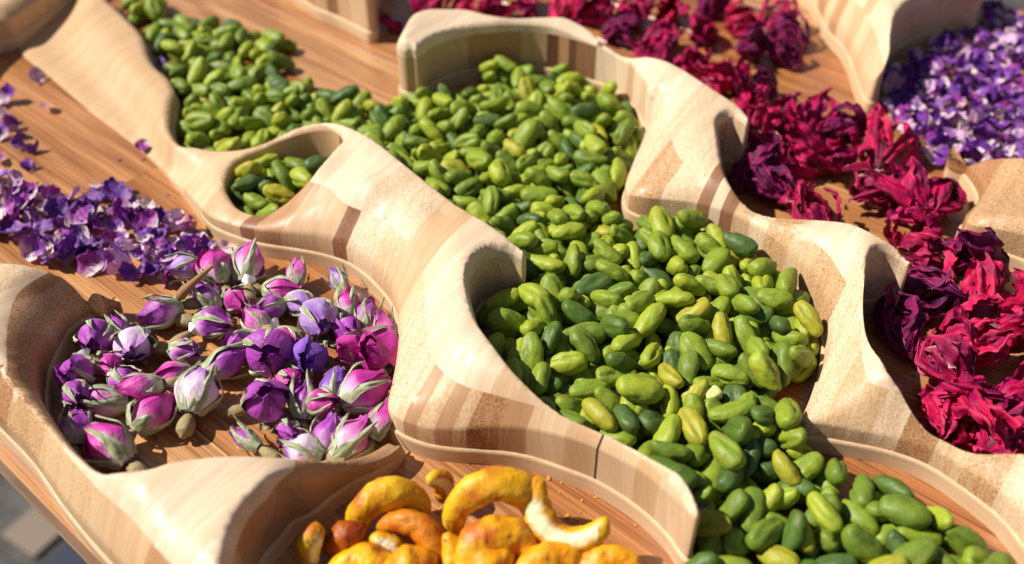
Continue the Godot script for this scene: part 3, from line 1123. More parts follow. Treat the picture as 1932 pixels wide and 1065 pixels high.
func petal_mesh(k: int, palette: Array) -> ArrayMesh:
	var r := RandomNumberGenerator.new()
	r.seed = 300 + k
	var rows := 13
	var cols := 11
	var p := PackedVector3Array()
	var col := PackedColorArray()
	var wide := r.randf_range(3.6, 5.6)
	var long := r.randf_range(8.5, 12.5)
	var cup := r.randf_range(-0.05, 0.16)
	var curl := r.randf_range(-0.4, 1.4)
	var roll := r.randf_range(-0.5, 0.9)
	var off := Vector3(r.randf(), r.randf(), r.randf()) * 40.0
	for i in rows:
		var v := i / (rows - 1.0)
		var w := wide * pow(sin(PI * (0.10 + 0.74 * pow(v, 0.85))), 0.8) * (1.0 if v < 0.93 else 0.9)
		for j in cols:
			var u := j / (cols - 1.0) * 2.0 - 1.0
			var a := curl * v * v
			var x := u * w
			var y := (sin(a) / maxf(absf(curl), 0.2) * signf(curl)) * long * 0.5 + cup * x * x
			var z := v * long * (1.0 - 0.25 * absf(curl) * v)
			y += roll * u * u * u * w * v * 0.9
			var rim := maxf(absf(u), smoothstep(0.6, 1.0, v))
			y += noise.get_noise_3d(x * 0.22 + off.x, z * 0.22 + off.y, 0.0) * (0.7 + 2.6 * rim * v)
			x += noise.get_noise_3d(x * 0.3 + off.z, z * 0.3 + off.x, 5.0) * 1.3 * rim
			p.append(Vector3(x, y, z - long * 0.5) * MM)
			var c: Color = palette[0].lerp(palette[1], smoothstep(0.18, 0.55, v + 0.18 * noise.get_noise_2d(u * 1.5 + off.x, v * 2.0)))
			c = c.lerp(palette[2], smoothstep(0.0, 0.7, noise.get_noise_2d(u * 2.0 + off.y, v * 2.0 + off.z)))
			c = c * (0.86 + 0.28 * absf(fmod(absf(u * 5.0 + noise.get_noise_2d(v * 2.0, u)), 1.0) - 0.5))
			col.append(c)
	return sheet(p, cols, col)


func petals() -> void:
	var m := StandardMaterial3D.new()
	m.vertex_color_use_as_albedo = true
	m.roughness = 0.62
	m.backlight_enabled = true
	m.backlight = Color(0.5, 0.42, 0.5)
	m.normal_enabled = true
	m.normal_texture = M.wrinkle
	m.normal_scale = 0.5
	m.uv1_triplanar = true
	m.uv1_scale = Vector3.ONE * 60.0
	var white := lin(232, 214, 206)
	var kinds := [
		["deep violet", [lin(150, 90, 156), lin(100, 38, 138), lin(70, 24, 108)]],
		["violet", [lin(226, 196, 200), lin(124, 52, 158), lin(92, 34, 138)]],
		["purple-magenta", [lin(230, 196, 204), lin(154, 50, 150), lin(114, 30, 122)]],
		["pale lilac", [white, lin(208, 168, 200), lin(166, 100, 172)]],
		["white-violet", [lin(240, 226, 214), lin(228, 202, 200), lin(160, 92, 166)]],
	]
	var shapes := []
	for k in kinds.size():
		var list := []
		for j in 5:
			list.append(petal_mesh(k * 5 + j, kinds[k][1]))
		shapes.append(list)
	var places := [
		["in the loose heap above rosebuds", region([-60, 320, 0, 330, 50, 342, 100, 365, 160, 378, 172, 350, 232, 352, 244, 385, 300, 400, 350, 415, 385, 450, 425, 470, 405, 500, 335, 520, 245, 525, 215, 508, 160, 498, 105, 492, 55, 470, 0, 440, -60, 440]), 112, 5.5, 60],
		["in the thin trail at the left edge", region([-40, 190, 0, 170, 30, 200, 60, 262, 66, 330, 40, 345, -40, 320]), 11, 4.0, 0],
		["in the big heap at the far right", region([1655, 190, 1690, 125, 1760, 90, 1815, 60, 1820, 15, 1880, 10, 1950, 45, 2010, 90, 2010, 300, 1990, 350, 1930, 340, 1850, 335, 1790, 315, 1735, 290, 1700, 240]), 150, 20.0, 260],
	]
	var under := SurfaceTool.new()
	under.begin(Mesh.PRIMITIVE_TRIANGLES)
	for pl in places:
		var span := Rect2(pl[1][0], Vector2.ZERO)
		for q in pl[1]:
			span = span.expand(q)
		for i in pl[2] + pl[4]:
			var best := []
			for tries in 9:
				var p := pick(pl[1])
				if blocked(p, 4.0):
					continue
				var y := hm_at(p.x, p.y)
				for o in [Vector2(3, 0), Vector2(-3, 0), Vector2(0, 3), Vector2(0, -3)]:
					y = maxf(y, hm_at(p.x + o.x, p.y + o.y) - 1.5)
				if y < pl[3] and (best.is_empty() or y < best[1]):
					best = [p, y]
			if best.is_empty():
				continue
			var kind: int = [0, 0, 0, 1, 1, 1, 2, 2, 3, 4][rng.randi() % 10]
			if i < pl[4]:
				under.append_from(shapes[kind][rng.randi() % 5], 0, petal_at(best[0], best[1], 0.75))
				settle(best[0], 0.0, 4.5, 4.5, 1.2, best[1] + 0.4, 0.0)
			else:
				add_petal(best[0], best[1], kind, kinds, shapes, m, pl[0], 0.75, spot(best[0], span))
	var deep := MeshInstance3D.new()
	deep.name = "petals"
	deep.mesh = under.commit()
	deep.material_override = m
	add_child(deep)
	tag(deep, "deeper-lying violet dried petals under the top ones of both heaps", "petals")
	deep.set_meta("kind", "stuff")
	for s in [[65, 146, 3, "lying alone near the far left corner of the board"], [22, 182, 1, "at the left edge below the far corner"], [90, 203, 3, "lying alone, second from the far left corner"], [16, 222, 4, "at the left edge above the thin trail"], [272, 276, 2, "lying alone on the board beside the far left kernels"], [300, 124, 0, "wedged beside the far left heap of kernels"], [1800, 392, 0, "lying alone beside the hibiscus at the right"], [278, 408, 4, "standing up at the end of the violet heap"], [1302, 985, 0, "peeping out beside the divider's near tip"]]:
		var at := px(s[0], s[1], 2.0)
		add_petal(Vector2(at.x, at.z), hm_at(at.x, at.z), s[2], kinds, shapes, m, s[3], 0.5)


func petal_at(p: Vector2, y: float, wild: float) -> Transform3D:
	var size := rng.randf_range(0.55, 0.92)
	return Transform3D(Basis(Vector3.UP, rng.randf() * TAU) * Basis(Vector3.RIGHT, rng.randf_range(-wild, wild)) * Basis(Vector3.BACK, rng.randf_range(-wild, wild)) * Basis.from_scale(Vector3.ONE * size), Vector3(p.x, y + 1.7, p.y) * MM)


func add_petal(p: Vector2, y: float, k: int, kinds: Array, shapes: Array, m: Material, place: String, wild: float, where := "") -> void:
	var o := MeshInstance3D.new()
	o.name = numbered("petal")
	o.mesh = shapes[k][rng.randi() % 5]
	o.material_override = m
	add_child(o)
	o.transform = petal_at(p, y, wild)
	var many := where != ""
	tag(o, "%s dried petal %s%s" % [kinds[k][0], place, ", " + where if where else ""], "petal", "petals %s" % place if many else "")
	settle(p, 0.0, 5.0, 5.0, 1.3, y + 0.6, 0.0)


# ---------------------------------------------------------------- dried hibiscus

func lobe_mesh(k: int, palette: Array) -> ArrayMesh:        # one fleshy folded lobe, growing along +y from the base
	var r := RandomNumberGenerator.new()
	r.seed = 500 + k
	var rows := 26
	var cols := 21
	var p := PackedVector3Array()
	var col := PackedColorArray()
	var long := r.randf_range(20.0, 34.0)
	var wide := r.randf_range(3.4, 5.8)
	var folds := r.randf_range(2.4, 4.0)
	var close := r.randf_range(-0.2, 1.5)
	var twist := r.randf_range(-1.3, 1.3)
	var off := Vector3(r.randf(), r.randf(), r.randf()) * 60.0
	for i in rows:
		var v := i / (rows - 1.0)
		var w := wide * (0.34 + 0.66 * sin(PI * minf(1.0, 0.12 + v * 0.62))) * (1.0 - 0.82 * smoothstep(0.62, 1.0, v))
		# the middle line bulges out and comes back in
		var out := 3.0 + 8.5 * sin(minf(PI, v * 2.2)) - close * 9.0 * v * v
		var up := v * long * (1.0 - 0.12 * close * v)
		for j in cols:
			var u := j / (cols - 1.0) * 2.0 - 1.0
			var fold := cos(u * PI * folds * 0.5 + off.x) * 1.25 * (0.45 + 0.55 * v)
			var x := u * w * (1.0 - 0.12 * absf(fold) * 0.3)
			var z := out + fold - u * u * w * 0.42
			x += noise.get_noise_3d(x * 0.10 + off.x, up * 0.09, off.z) * 3.4 * v
			z += noise.get_noise_3d(x * 0.12 + off.y, up * 0.10 + off.x, 3.0) * 4.6 * v
			z += noise.get_noise_3d(x * 0.6 + off.y, up * 0.14 + off.x, 9.0) * 1.3
			var lip := smoothstep(0.6, 1.0, absf(u))
			z += lip * noise.get_noise_3d(up * 0.28 + off.z, signf(u) * 9.0, off.y) * 2.6 * (0.3 + v)
			x += lip * noise.get_noise_3d(up * 0.33 + off.y, signf(u) * 5.0, off.x) * 1.4
			var q := Vector3(x, up, z).rotated(Vector3.UP, twist * v)
			p.append(q * MM)
			var n := noise.get_noise_3d(u * 1.2 + off.z, v * 2.2 + off.x, 1.0)
			var c: Color = palette[0].lerp(palette[1], smoothstep(-0.25, 0.35, n))
			c = c.lerp(palette[2], smoothstep(0.35, 1.0, fold / 1.4) * 0.65)
			var vein := absf(fmod(absf(u * 6.0 + 0.5 * n + 20.0), 1.0) - 0.5) * 2.0
			c = c * (0.55 + 0.55 * vein)
			if palette.size() > 3:
				c = c.lerp(palette[3], smoothstep(0.80, 1.0, absf(u)) * smoothstep(0.1, 0.5, noise.get_noise_2d(v * 2.0 + off.x, u)))
			col.append(c)
	return sheet(p, cols, col)


func hibiscus() -> void:
	var m := StandardMaterial3D.new()
	m.vertex_color_use_as_albedo = true
	m.roughness = 0.6
	m.metallic_specular = 0.35
	m.backlight_enabled = true
	m.backlight = Color(0.6, 0.5, 0.5)
	m.normal_enabled = true
	m.normal_texture = M.wrinkle
	m.normal_scale = 0.8
	m.uv1_triplanar = true
	m.uv1_scale = Vector3(70, 22, 70)
	var kinds := {
		"c": ["crimson", [lin(200, 18, 86), lin(120, 12, 70), lin(238, 70, 130)]],
		"r": ["bright red", [lin(222, 26, 84), lin(160, 14, 72), lin(244, 92, 132)]],
		"d": ["dark purple", [lin(140, 22, 82), lin(84, 18, 66), lin(178, 60, 124)]],
		"w": ["pale-edged crimson", [lin(188, 24, 80), lin(140, 16, 70), lin(222, 86, 126), lin(236, 208, 196)]],
	}
	var lobes := {}
	var n := 0
	for k in kinds:
		lobes[k] = []
		for j in 6:
			lobes[k].append(lobe_mesh(n, kinds[k][1]))
			n += 1
	var cup := PackedVector3Array()
	for i in 9:
		var t := i / 8.0
		var rad := 5.2 * sin(PI * (0.02 + 0.55 * t))
		for j in 13:
			var a := TAU * (j % 12) / 12.0
			cup.append(Vector3(cos(a) * rad, -3.0 + t * 8.0, sin(a) * rad) * MM)
	var cup_mesh := sheet(cup, 13, PackedColorArray(), PackedVector2Array(), true)
	var dark := StandardMaterial3D.new()
	dark.albedo_color = srgb(104, 22, 54)
	dark.roughness = 0.6
	# [x, y in the picture, kind, size, where]
	var row := "in the far row at top edge"
	var mid := "in the drift between two dividers"
	var nearby := "in the near heap at right edge"
	var list := [
		[738, 22, "c", 0.5, "lying alone at the far end, beside the divider's tip"], [800, 0, "c", 0.8, row], [868, -6, "r", 0.85, row], [935, -2, "c", 0.85, row], [1000, -14, "c", 0.9, row], [1062, 2, "r", 0.85, row], [1120, 10, "c", 0.9, row], [1165, 40, "d", 0.8, row], [1200, 12, "c", 0.9, row], [1250, 55, "c", 0.85, row], [1275, 10, "r", 0.85, row], [1330, 45, "c", 0.9, row], [1345, -5, "d", 0.85, row], [1400, 25, "r", 0.9, row], [1420, 78, "d", 0.85, row], [1462, 30, "c", 0.85, row], [1500, 52, "d", 0.8, row], [1490, 88, "d", 0.8, row], [1240, 92, "c", 0.8, row],
		[1310, 105, "c", 0.85, mid], [1355, 130, "r", 0.85, mid], [1400, 130, "c", 0.8, mid], [1445, 150, "d", 0.75, mid], [1420, 185, "c", 0.9, mid], [1480, 215, "c", 0.95, mid], [1540, 215, "c", 0.95, mid], [1595, 225, "d", 0.85, mid], [1450, 260, "w", 0.95, mid], [1510, 280, "c", 1.0, mid], [1570, 285, "c", 0.95, mid], [1420, 305, "d", 0.9, mid], [1455, 335, "d", 0.85, mid],
		[1668, 262, "r", 1.0, "standing bright at the edge of the violet petals"], [1520, 362, "w", 0.95, "cut open beside the divider's waist, second from its fin"], [1545, 395, "w", 0.75, "lying against the divider's thin back"], [1655, 350, "w", 0.95, "curled, left of the upright cluster by the right divider"], [1712, 360, "c", 1.05, "in the upright cluster, its middle bloom"], [1768, 370, "c", 1.05, "in the upright cluster, its right-hand bloom"], [1735, 425, "c", 0.85, "below the upright cluster, at the fin's tip"],
		[1752, 466, "w", 0.8, "with a white rim behind the near heap"], [1840, 490, "d", 1.15, "stretched out long over the top of the near heap"], [1745, 540, "d", 1.05, nearby], [1850, 545, "r", 1.1, "ribbed and bright at the heart of the near heap"], [1700, 600, "d", 1.0, nearby], [1915, 590, "r", 1.05, nearby], [1840, 635, "r", 1.15, nearby], [1775, 675, "w", 1.1, nearby], [1820, 740, "c", 1.1, nearby], [1940, 740, "c", 1.1, nearby], [1785, 770, "r", 0.95, nearby], [1845, 795, "r", 0.95, "folded small at the near end of the heap"], [1915, 800, "c", 1.0, nearby], [1985, 640, "c", 1.1, nearby], [1990, 780, "c", 1.0, nearby],
	]
	var spans := {}
	for f in list:
		var at := px(f[0], f[1], 10.0)
		var one := Rect2(Vector2(at.x, at.z), Vector2.ZERO)
		spans[f[4]] = spans[f[4]].merge(one) if spans.has(f[4]) else one
	for f in list:
		var at := px(f[0], f[1], 10.0)
		var p := Vector2(at.x, at.z)
		var size: float = f[3] * (0.84 if f[4] == nearby else 0.96)
		var y := 0.0
		for o in [Vector2.ZERO, Vector2(8, 0), Vector2(-8, 0), Vector2(0, 8), Vector2(0, -8)]:
			y += hm_at(p.x + o.x, p.y + o.y) / 5.0
		y = minf(y * 0.35, 4.5)
		var lead := rng.randf() * TAU
		var lie := rng.randf_range(0.75, 1.45)
		var turn := Basis(Vector3.UP, lead) * Basis(Vector3.RIGHT, lie)
		var axis := turn * Vector3.UP
		var kind: Array = kinds[f[2]]
		var place: String = f[4]
		var many := place in [row, mid, nearby]
		var o := base("hibiscus_flower", (Vector3(p.x, y + 7.5 * size, p.y) - axis * 13.0 * size) * MM, "%s%s hibiscus flower %s%s" % [("small " if size < 0.84 else "large ") if place == row else "", kind[0], place, ", " + spot(p, spans[place]) if many else ""], "dried flower", "hibiscus flowers %s" % place if many else "")
		o.basis = turn * Basis.from_scale(Vector3.ONE * size)
		part(o, "flower_base", cup_mesh, dark)
		for k in 9:
			part(o, "lobe", lobes[f[2]][rng.randi() % 6], m, Transform3D(Basis(Vector3.UP, TAU * k / 9.0 + rng.randf_range(-0.3, 0.3)) * Basis(Vector3.RIGHT, rng.randf_range(-0.35, 0.35)) * Basis.from_scale(Vector3(1, rng.randf_range(0.8, 1.15), rng.randf_range(0.6, 1.1))), Vector3.ZERO))
		settle(p, -lead, 15.0 * size, 11.0 * size, 7.0 * size, y + 6.0 * size, 0.0)


# ---------------------------------------------------------------- rosebuds

func bud_radius(t: float, fat: float, shut: float) -> float:
	return fat * pow(sin(PI * (0.10 + 0.62 * t)), 0.9) * (1.0 - shut * smoothstep(0.45, 1.0, t))


func bud_petal(seed_value: int, layer: int, fat: float, long: float, shut: float, palette: Array) -> ArrayMesh:
	var r := RandomNumberGenerator.new()
	r.seed = seed_value * 31 + layer
	var rows := 17
	var cols := 15
	var p := PackedVector3Array()
	var col := PackedColorArray()
	var span := 1.55 - 0.08 * layer
	var off := Vector3(r.randf(), r.randf(), r.randf()) * 40.0
	var gap := 0.42 * (5 - layer)
	var high := long * (0.90 + 0.05 * r.randf() + 0.02 * layer)
	for i in rows:
		var t := i / (rows - 1.0)
		for j in cols:
			var u := j / (cols - 1.0) * 2.0 - 1.0
			var rim := pow(absf(u), 4.0)
			var tt := t * (1.0 - 0.13 * rim)
			var rad := bud_radius(tt, fat, minf(0.97, maxf(shut, 0.60) + 0.12 * layer)) * (1.0 - 0.12 * layer) + gap * 0.24
			rad += (0.55 if layer < 3 else 0.25) * rim * smoothstep(0.15, 0.7, t)
			var a := u * span * (1.0 - 0.16 * t * t)
			rad += noise.get_noise_3d(a * 1.1 + off.x, t * 1.8 + off.y, 2.0) * 0.75 * t * (1.0 - 0.8 * t if layer > 1 else 1.0)
			if layer > 1:
				rad *= 1.0 - smoothstep(0.72, 1.0, t) * 0.98
			if layer < 2:
				rad += 0.9 * smoothstep(0.86, 1.0, t) * (0.25 + noise.get_noise_2d(a * 1.6 + off.z, 3.0))
			var y := tt * high + noise.get_noise_2d(a * 2.0 + off.z, off.x) * 1.0 * t
			p.append(Vector3(sin(a) * rad, y, cos(a) * rad) * MM)
			var c: Color = palette[0].lerp(palette[1], smoothstep(0.02, 0.62, t + 0.22 * noise.get_noise_2d(a * 0.9 + off.x, t)))
			c = c.lerp(palette[2], smoothstep(0.72, 1.0, t + 0.25 * absf(u) * 0.4) * 0.85)
			c = c.lerp(palette[2], smoothstep(0.15, 0.75, noise.get_noise_3d(a * 0.9 + off.y, t * 1.6, 8.0)) * 0.6)
			c = c.lerp(lin(150, 84, 110), smoothstep(0.93, 1.0, t) * 0.5 + smoothstep(0.3, 0.8, noise.get_noise_3d(a * 2.5, t * 4.0, off.z)) * 0.25)
			c = c * (0.90 + 0.2 * absf(fmod(absf(a * 5.5 + noise.get_noise_2d(t * 3.0, a) * 0.7 + 20.0), 1.0) - 0.5))
			col.append(c)
	return sheet(p, cols, col)


func sepal_mesh(k: int, fat: float, long: float) -> ArrayMesh:
	var r := RandomNumberGenerator.new()
	r.seed = 900 + k
	var rows := 16
	var cols := 7
	var p := PackedVector3Array()
	var col := PackedColorArray()
	var free := r.randf_range(-0.5, 1.1)
	var sway := r.randf_range(-1.0, 1.0)
	var l := long * r.randf_range(0.70, 1.12)
	for i in rows:
		var t := i / (rows - 1.0)
		var w := 2.25 * pow(1.0 - t, 0.62) * (0.72 + 0.28 * sin(PI * minf(1.0, t * 2.4)))
		for j in cols:
			var u := j / (cols - 1.0) * 2.0 - 1.0
			var y := t * l
			var rad := bud_radius(minf(t * l / long, 1.0), fat, 0.45) + 0.75 + free * 3.6 * pow(t, 3.0) - u * u * 0.35
			rad += noise.get_noise_2d(t * 2.5 + k * 7.0, u) * 0.5
			var x := u * w + sway * 3.0 * t * t
			p.append(Vector3(x, y, rad - x * x / (2.0 * fat + 4.0)) * MM)
			var c := lin(136, 150, 104).lerp(lin(186, 190, 156), smoothstep(-0.3, 0.5, noise.get_noise_2d(t * 3.0 + k, u * 1.2)))
			c = c.lerp(lin(214, 208, 186), smoothstep(0.65, 1.0, absf(u)) * 0.6)
			c = c.lerp(lin(128, 104, 78), smoothstep(0.75, 1.0, t) * 0.6)
			col.append(c * (0.82 if absf(u) < 0.1 else 1.0))
	return sheet(p, cols, col)


func roses() -> void:
	var pm := StandardMaterial3D.new()
	pm.vertex_color_use_as_albedo = true
	pm.roughness = 0.55
	pm.backlight_enabled = true
	pm.backlight = Color(0.4, 0.34, 0.4)
	pm.normal_enabled = true
	pm.normal_texture = M.wrinkle
	pm.normal_scale = 1.0
	pm.uv1_triplanar = true
	pm.uv1_scale = Vector3(60, 22, 60)
	var sm := StandardMaterial3D.new()
	sm.vertex_color_use_as_albedo = true
	sm.roughness = 0.7
	sm.normal_enabled = true
	sm.normal_texture = M.wrinkle
	sm.normal_scale = 0.6
	sm.uv1_triplanar = true
	sm.uv1_scale = Vector3(70, 25, 70)
	var hm_mat := StandardMaterial3D.new()
	hm_mat.albedo_color = srgb(150, 132, 90)
	hm_mat.roughness = 0.75
	hm_mat.normal_enabled = true
	hm_mat.normal_texture = M.wrinkle
	hm_mat.normal_scale = 0.9
	hm_mat.uv1_triplanar = true
	hm_mat.uv1_scale = Vector3(80, 30, 80)
	var hip := PackedVector3Array()
	for i in 15:
		var t := i / 14.0
		var rad := 2.35 * pow(sin(PI * (0.04 + 0.78 * t)), 0.8) if t < 0.8 else lerpf(1.2, 0.8, (t - 0.8) / 0.2)
		if t == 1.0:
			rad = 0.0
		for j in 13:
			var a := TAU * (j % 12) / 12.0
			hip.append(Vector3(cos(a) * rad * (1.0 + 0.08 * sin(a * 5.0)), 0.8 - t * 10.0, sin(a) * rad * (1.0 + 0.08 * sin(a * 5.0))) * MM)
	var hip_mesh := sheet(hip, 13)
	var palettes := {
		"M": ["magenta", [lin(240, 206, 222), lin(204, 56, 160), lin(160, 24, 120)]],
		"P": ["purple", [lin(228, 194, 218), lin(168, 66, 170), lin(122, 34, 136)]],
		"L": ["lavender", [lin(234, 220, 232), lin(182, 142, 208), lin(132, 76, 170)]],
		"W": ["white-bottomed violet", [lin(238, 232, 226), lin(228, 200, 226), lin(160, 84, 184)]],
		"K": ["pink", [lin(244, 222, 222), lin(216, 104, 180), lin(176, 50, 150)]],
		"I": ["indigo", [lin(220, 204, 230), lin(136, 84, 184), lin(94, 50, 148)]],
	}
	# [x, y in the picture, where its tip points (x right, y down, up towards the sky), size, colour, fullness, opening, sepals hugging, what tells it apart]
	var list := [
		[344, 506, -0.6, 0.4, 0.2, 0.85, "L", 5.0, 0.75, 5, "half hidden in its green sepals, beside the loose petals"],
		[404, 506, -0.3, -0.7, 0.4, 1.1, "M", 6.2, 0.4, 2, "big and blunt, touching the end of the petal heap"],
		[470, 498, 0.12, -1.0, 0.5, 1.05, "K", 5.9, 0.3, 3, "standing upright at the far rim with a white throat"],
		[560, 512, -0.1, -1.0, 0.5, 0.75, "K", 4.2, 0.8, 2, "small and pointed, upright under the divider"],
		[536, 545, 0.95, 0.15, 0.15, 1.0, "M", 4.8, 0.7, 3, "lying with its tip to the right below the small pointed one"],
		[636, 526, -0.5, -0.6, 0.3, 0.7, "L", 3.4, 0.9, 5, "mostly green calyx, at the far right rim"],
		[658, 572, -0.1, -1.0, 0.5, 0.95, "M", 4.9, 0.85, 2, "pear-shaped, upright beside the divider's wall"],
		[692, 588, 0.15, -1.0, 0.4, 0.85, "P", 4.2, 0.8, 5, "dim and sepal-wrapped, touching the divider's wall"],
		[602, 608, 0.4, 0.75, 0.3, 1.25, "L", 5.6, 0.35, 4, "very large and pale, its mouth to the viewer"],
		[404, 608, 0.95, 0.25, 0.15, 1.05, "P", 5.0, 0.8, 4, "lying in the middle with a pointed tip to the right"],
		[297, 590, -0.8, 0.5, 0.15, 1.1, "P", 5.2, 0.7, 5, "under broad green sepals behind the white-bottomed one"],
		[180, 640, 0.2, 0.8, 0.3, 1.0, "P", 5.8, 0.4, 4, "at the far left rim against the divider"],
		[254, 656, 0.35, 0.8, 0.3, 1.15, "W", 5.4, 0.6, 5, "framed by long sepals, second row from the left"],
		[145, 714, 0.1, 0.5, 0.7, 1.0, "P", 6.0, 0.2, 3, "ragged and open against the left wall"],
		[232, 718, 0.7, 0.6, 0.2, 0.9, "P", 4.6, 0.75, 5, "with a bleached calyx, under the one framed by sepals"],
		[320, 708, -0.85, 0.45, 0.2, 0.9, "M", 4.7, 0.7, 2, "plain and glowing, in the middle of the front left"],
		[376, 742, 0.15, -0.9, 0.3, 1.12, "W", 6.3, 0.4, 5, "biggest upright one, ribbed with five sepals"],
		[428, 680, 0.85, -0.5, 0.2, 1.0, "P", 4.8, 0.7, 4, "slanting up to the right behind the biggest upright one"],
		[511, 684, 0.25, 0.75, 0.7, 1.25, "P", 6.6, 0.18, 3, "open and folded, looking at the viewer in the centre"],
		[587, 684, 0.1, 0.7, 0.75, 1.0, "I", 6.0, 0.2, 4, "round, beside the open folded one"],
		[660, 666, -0.3, 0.5, 0.6, 1.0, "M", 5.4, 0.45, 2, "narrow, left of the full open one at the right rim"],
		[712, 676, -0.35, 0.55, 0.8, 1.2, "M", 6.6, 0.12, 3, "full and open like a small rose at the right rim"],
		[692, 742, 0.85, -0.35, 0.3, 1.2, "M", 6.0, 0.45, 4, "largest at the right, its mouth towards the divider's foot"],
		[630, 733, 0.2, -0.8, 0.4, 0.9, "I", 4.6, 0.6, 4, "small, between the round one and the largest"],
		[574, 752, 0.0, -0.8, 0.5, 0.95, "P", 5.0, 0.7, 5, "with two sepals forming a V"],
		[508, 772, 0.25, 0.35, 0.9, 1.1, "P", 6.4, 0.15, 3, "ball-shaped, seen straight into its whorl"],
		[184, 756, -0.95, 0.1, 0.15, 1.15, "K", 4.9, 0.75, 3, "long and pale-tipped, pointing left"],
		[290, 776, 0.6, -0.75, 0.25, 1.2, "M", 5.0, 0.75, 3, "slim, pointing up between the long pale one and the biggest"],
		[620, 818, 0.3, -0.7, 0.5, 0.95, "P", 5.0, 0.6, 2, "dusty and dim behind the front divider"],
		[666, 824, 0.6, -0.7, 0.2, 1.1, "K", 4.8, 0.7, 5, "striped with grey-green sepals by the divider's low tip"],
		[570, 846, -0.85, -0.2, 0.1, 0.9, "W", 4.8, 0.7, 5, "seen from its pale green calyx, at the front rim"],
		[458, 824, -0.75, -0.4, 0.1, 0.75, "P", 3.2, 0.85, 5, "flattened under one broad sepal at the front rim"],
		[204, 840, -0.7, -0.45, 0.25, 1.15, "M", 5.6, 0.4, 4, "torn open, lowest in the front left corner"],
		[140, 802, -0.2, -0.8, 0.3, 0.9, "P", 4.4, 0.8, 5, "dark, wedged against the front left wall"],
		[480, 606, -0.6, -0.5, 0.3, 0.9, "K", 4.5, 0.7, 5, "crowned with sepals in the middle of the back"],
		[384, 556, -0.5, -0.3, 0.4, 0.9, "P", 4.4, 0.7, 5, "tangled in leafy sepals below the blunt one"],
		[450, 566, 0.5, 0.5, 0.2, 0.9, "M", 4.8, 0.7, 4, "under the upright white-throated bud"],
		[505, 580, -0.6, 0.5, 0.3, 0.85, "P", 4.6, 0.7, 5, "tilted left, behind the one pointing right in the middle"],
		[566, 572, 0.6, 0.6, 0.2, 0.85, "L", 4.6, 0.6, 4, "pale, behind the very large lavender one"],
		[448, 650, -0.5, 0.7, 0.3, 0.9, "P", 4.8, 0.6, 4, "in the middle, above the slanting one"],
		[545, 655, 0.7, 0.5, 0.2, 0.8, "M", 4.4, 0.7, 3, "tucked under the very large lavender one"],
		[222, 618, -0.5, -0.6, 0.3, 0.8, "P", 4.2, 0.8, 5, "half covered, left of the broad-sepalled one"],
		[350, 662, 0.8, 0.3, 0.2, 0.85, "P", 4.4, 0.75, 5, "dark, deep in the heap behind the plain glowing one"],
		[206, 690, 0.4, 0.7, 0.4, 0.85, "M", 4.6, 0.6, 3, "small, between the ragged one and the calyx"],
		[262, 740, -0.7, 0.3, 0.2, 0.85, "M", 4.5, 0.7, 4, "peeping out over the long pale-tipped one"],
		[545, 720, 0.4, 0.6, 0.4, 0.8, "M", 4.4, 0.6, 3, "small, under the round indigo one"],
		[658, 620, 0.4, 0.5, 0.4, 0.9, "P", 5.0, 0.5, 3, "shaded, against the wall above the narrow one"],
		[726, 640, -0.3, -0.5, 0.5, 0.8, "K", 4.4, 0.7, 4, "small and pink at the right rim"],
		[610, 770, 0.7, 0.3, 0.3, 0.85, "M", 4.6, 0.6, 4, "low, in front of the small indigo one"],
		[722, 790, 0.3, -0.5, 0.3, 0.85, "M", 4.4, 0.7, 5, "at the divider's foot beside the striped one"],
		[545, 818, 0.3, 0.5, 0.4, 0.8, "P", 4.4, 0.6, 5, "low, just behind the front rim in the middle"],
		[150, 760, 0.5, 0.6, 0.3, 0.85, "P", 4.6, 0.6, 5, "shaded, left of the long pale-tipped one"],
	]
	var sepals := []
	var n := 0
	for f in list:
		var pal: Array = palettes[f[6]]
		var fat: float = f[7]
		var long := 13.5 + 1.0 * (n % 3)
		var size: float = lerpf(f[5], 1.05, 0.3) * 1.02
		var d := Vector3(f[2], f[4], f[3] * 1.15).normalized()
		var at := px(f[0], f[1], 6.5)
		var q := Basis(Quaternion(Vector3.UP, d)) * Basis(Vector3.UP, n * 1.9)
		var y := maxf(fat * size * 0.95, 5.0) + (1.5 if f[4] > 0.5 else 0.5) + hm_at(at.x, at.z) * 0.35
		var centre := Vector3(at.x, y + absf(d.y) * 2.0, at.z)
		var o := base("rosebud", (centre - d * long * 0.5 * size) * MM, "%s dried rosebud %s" % [pal[0], f[10]], "rosebud")
		o.basis = q * Basis.from_scale(Vector3.ONE * size)
		for layer in 6:
			part(o, "bud_petal", bud_petal(n, layer, fat, long, f[8], pal[1]), pm, Transform3D(Basis(Vector3.UP, layer * 2.4), Vector3.ZERO))
		for k in 5:
			var mesh := sepal_mesh(n * 5 + k, fat, long)
			var shrink := 1.0 if k < f[9] else 0.5
			part(o, "sepal", mesh, sm, Transform3D(Basis(Vector3.UP, TAU * k / 5.0 + 0.3) * Basis.from_scale(Vector3(1, shrink, 1)), Vector3.ZERO))
		part(o, "hip", hip_mesh, hm_mat, Transform3D(Basis.from_scale(Vector3(1, 0.8 + 0.1 * (n % 4), 1)), Vector3.ZERO))
		settle(Vector2(at.x, at.z), atan2(-d.z, d.x), 9.0 * size, fat * size, fat * size, y, 0.0)
		n += 1

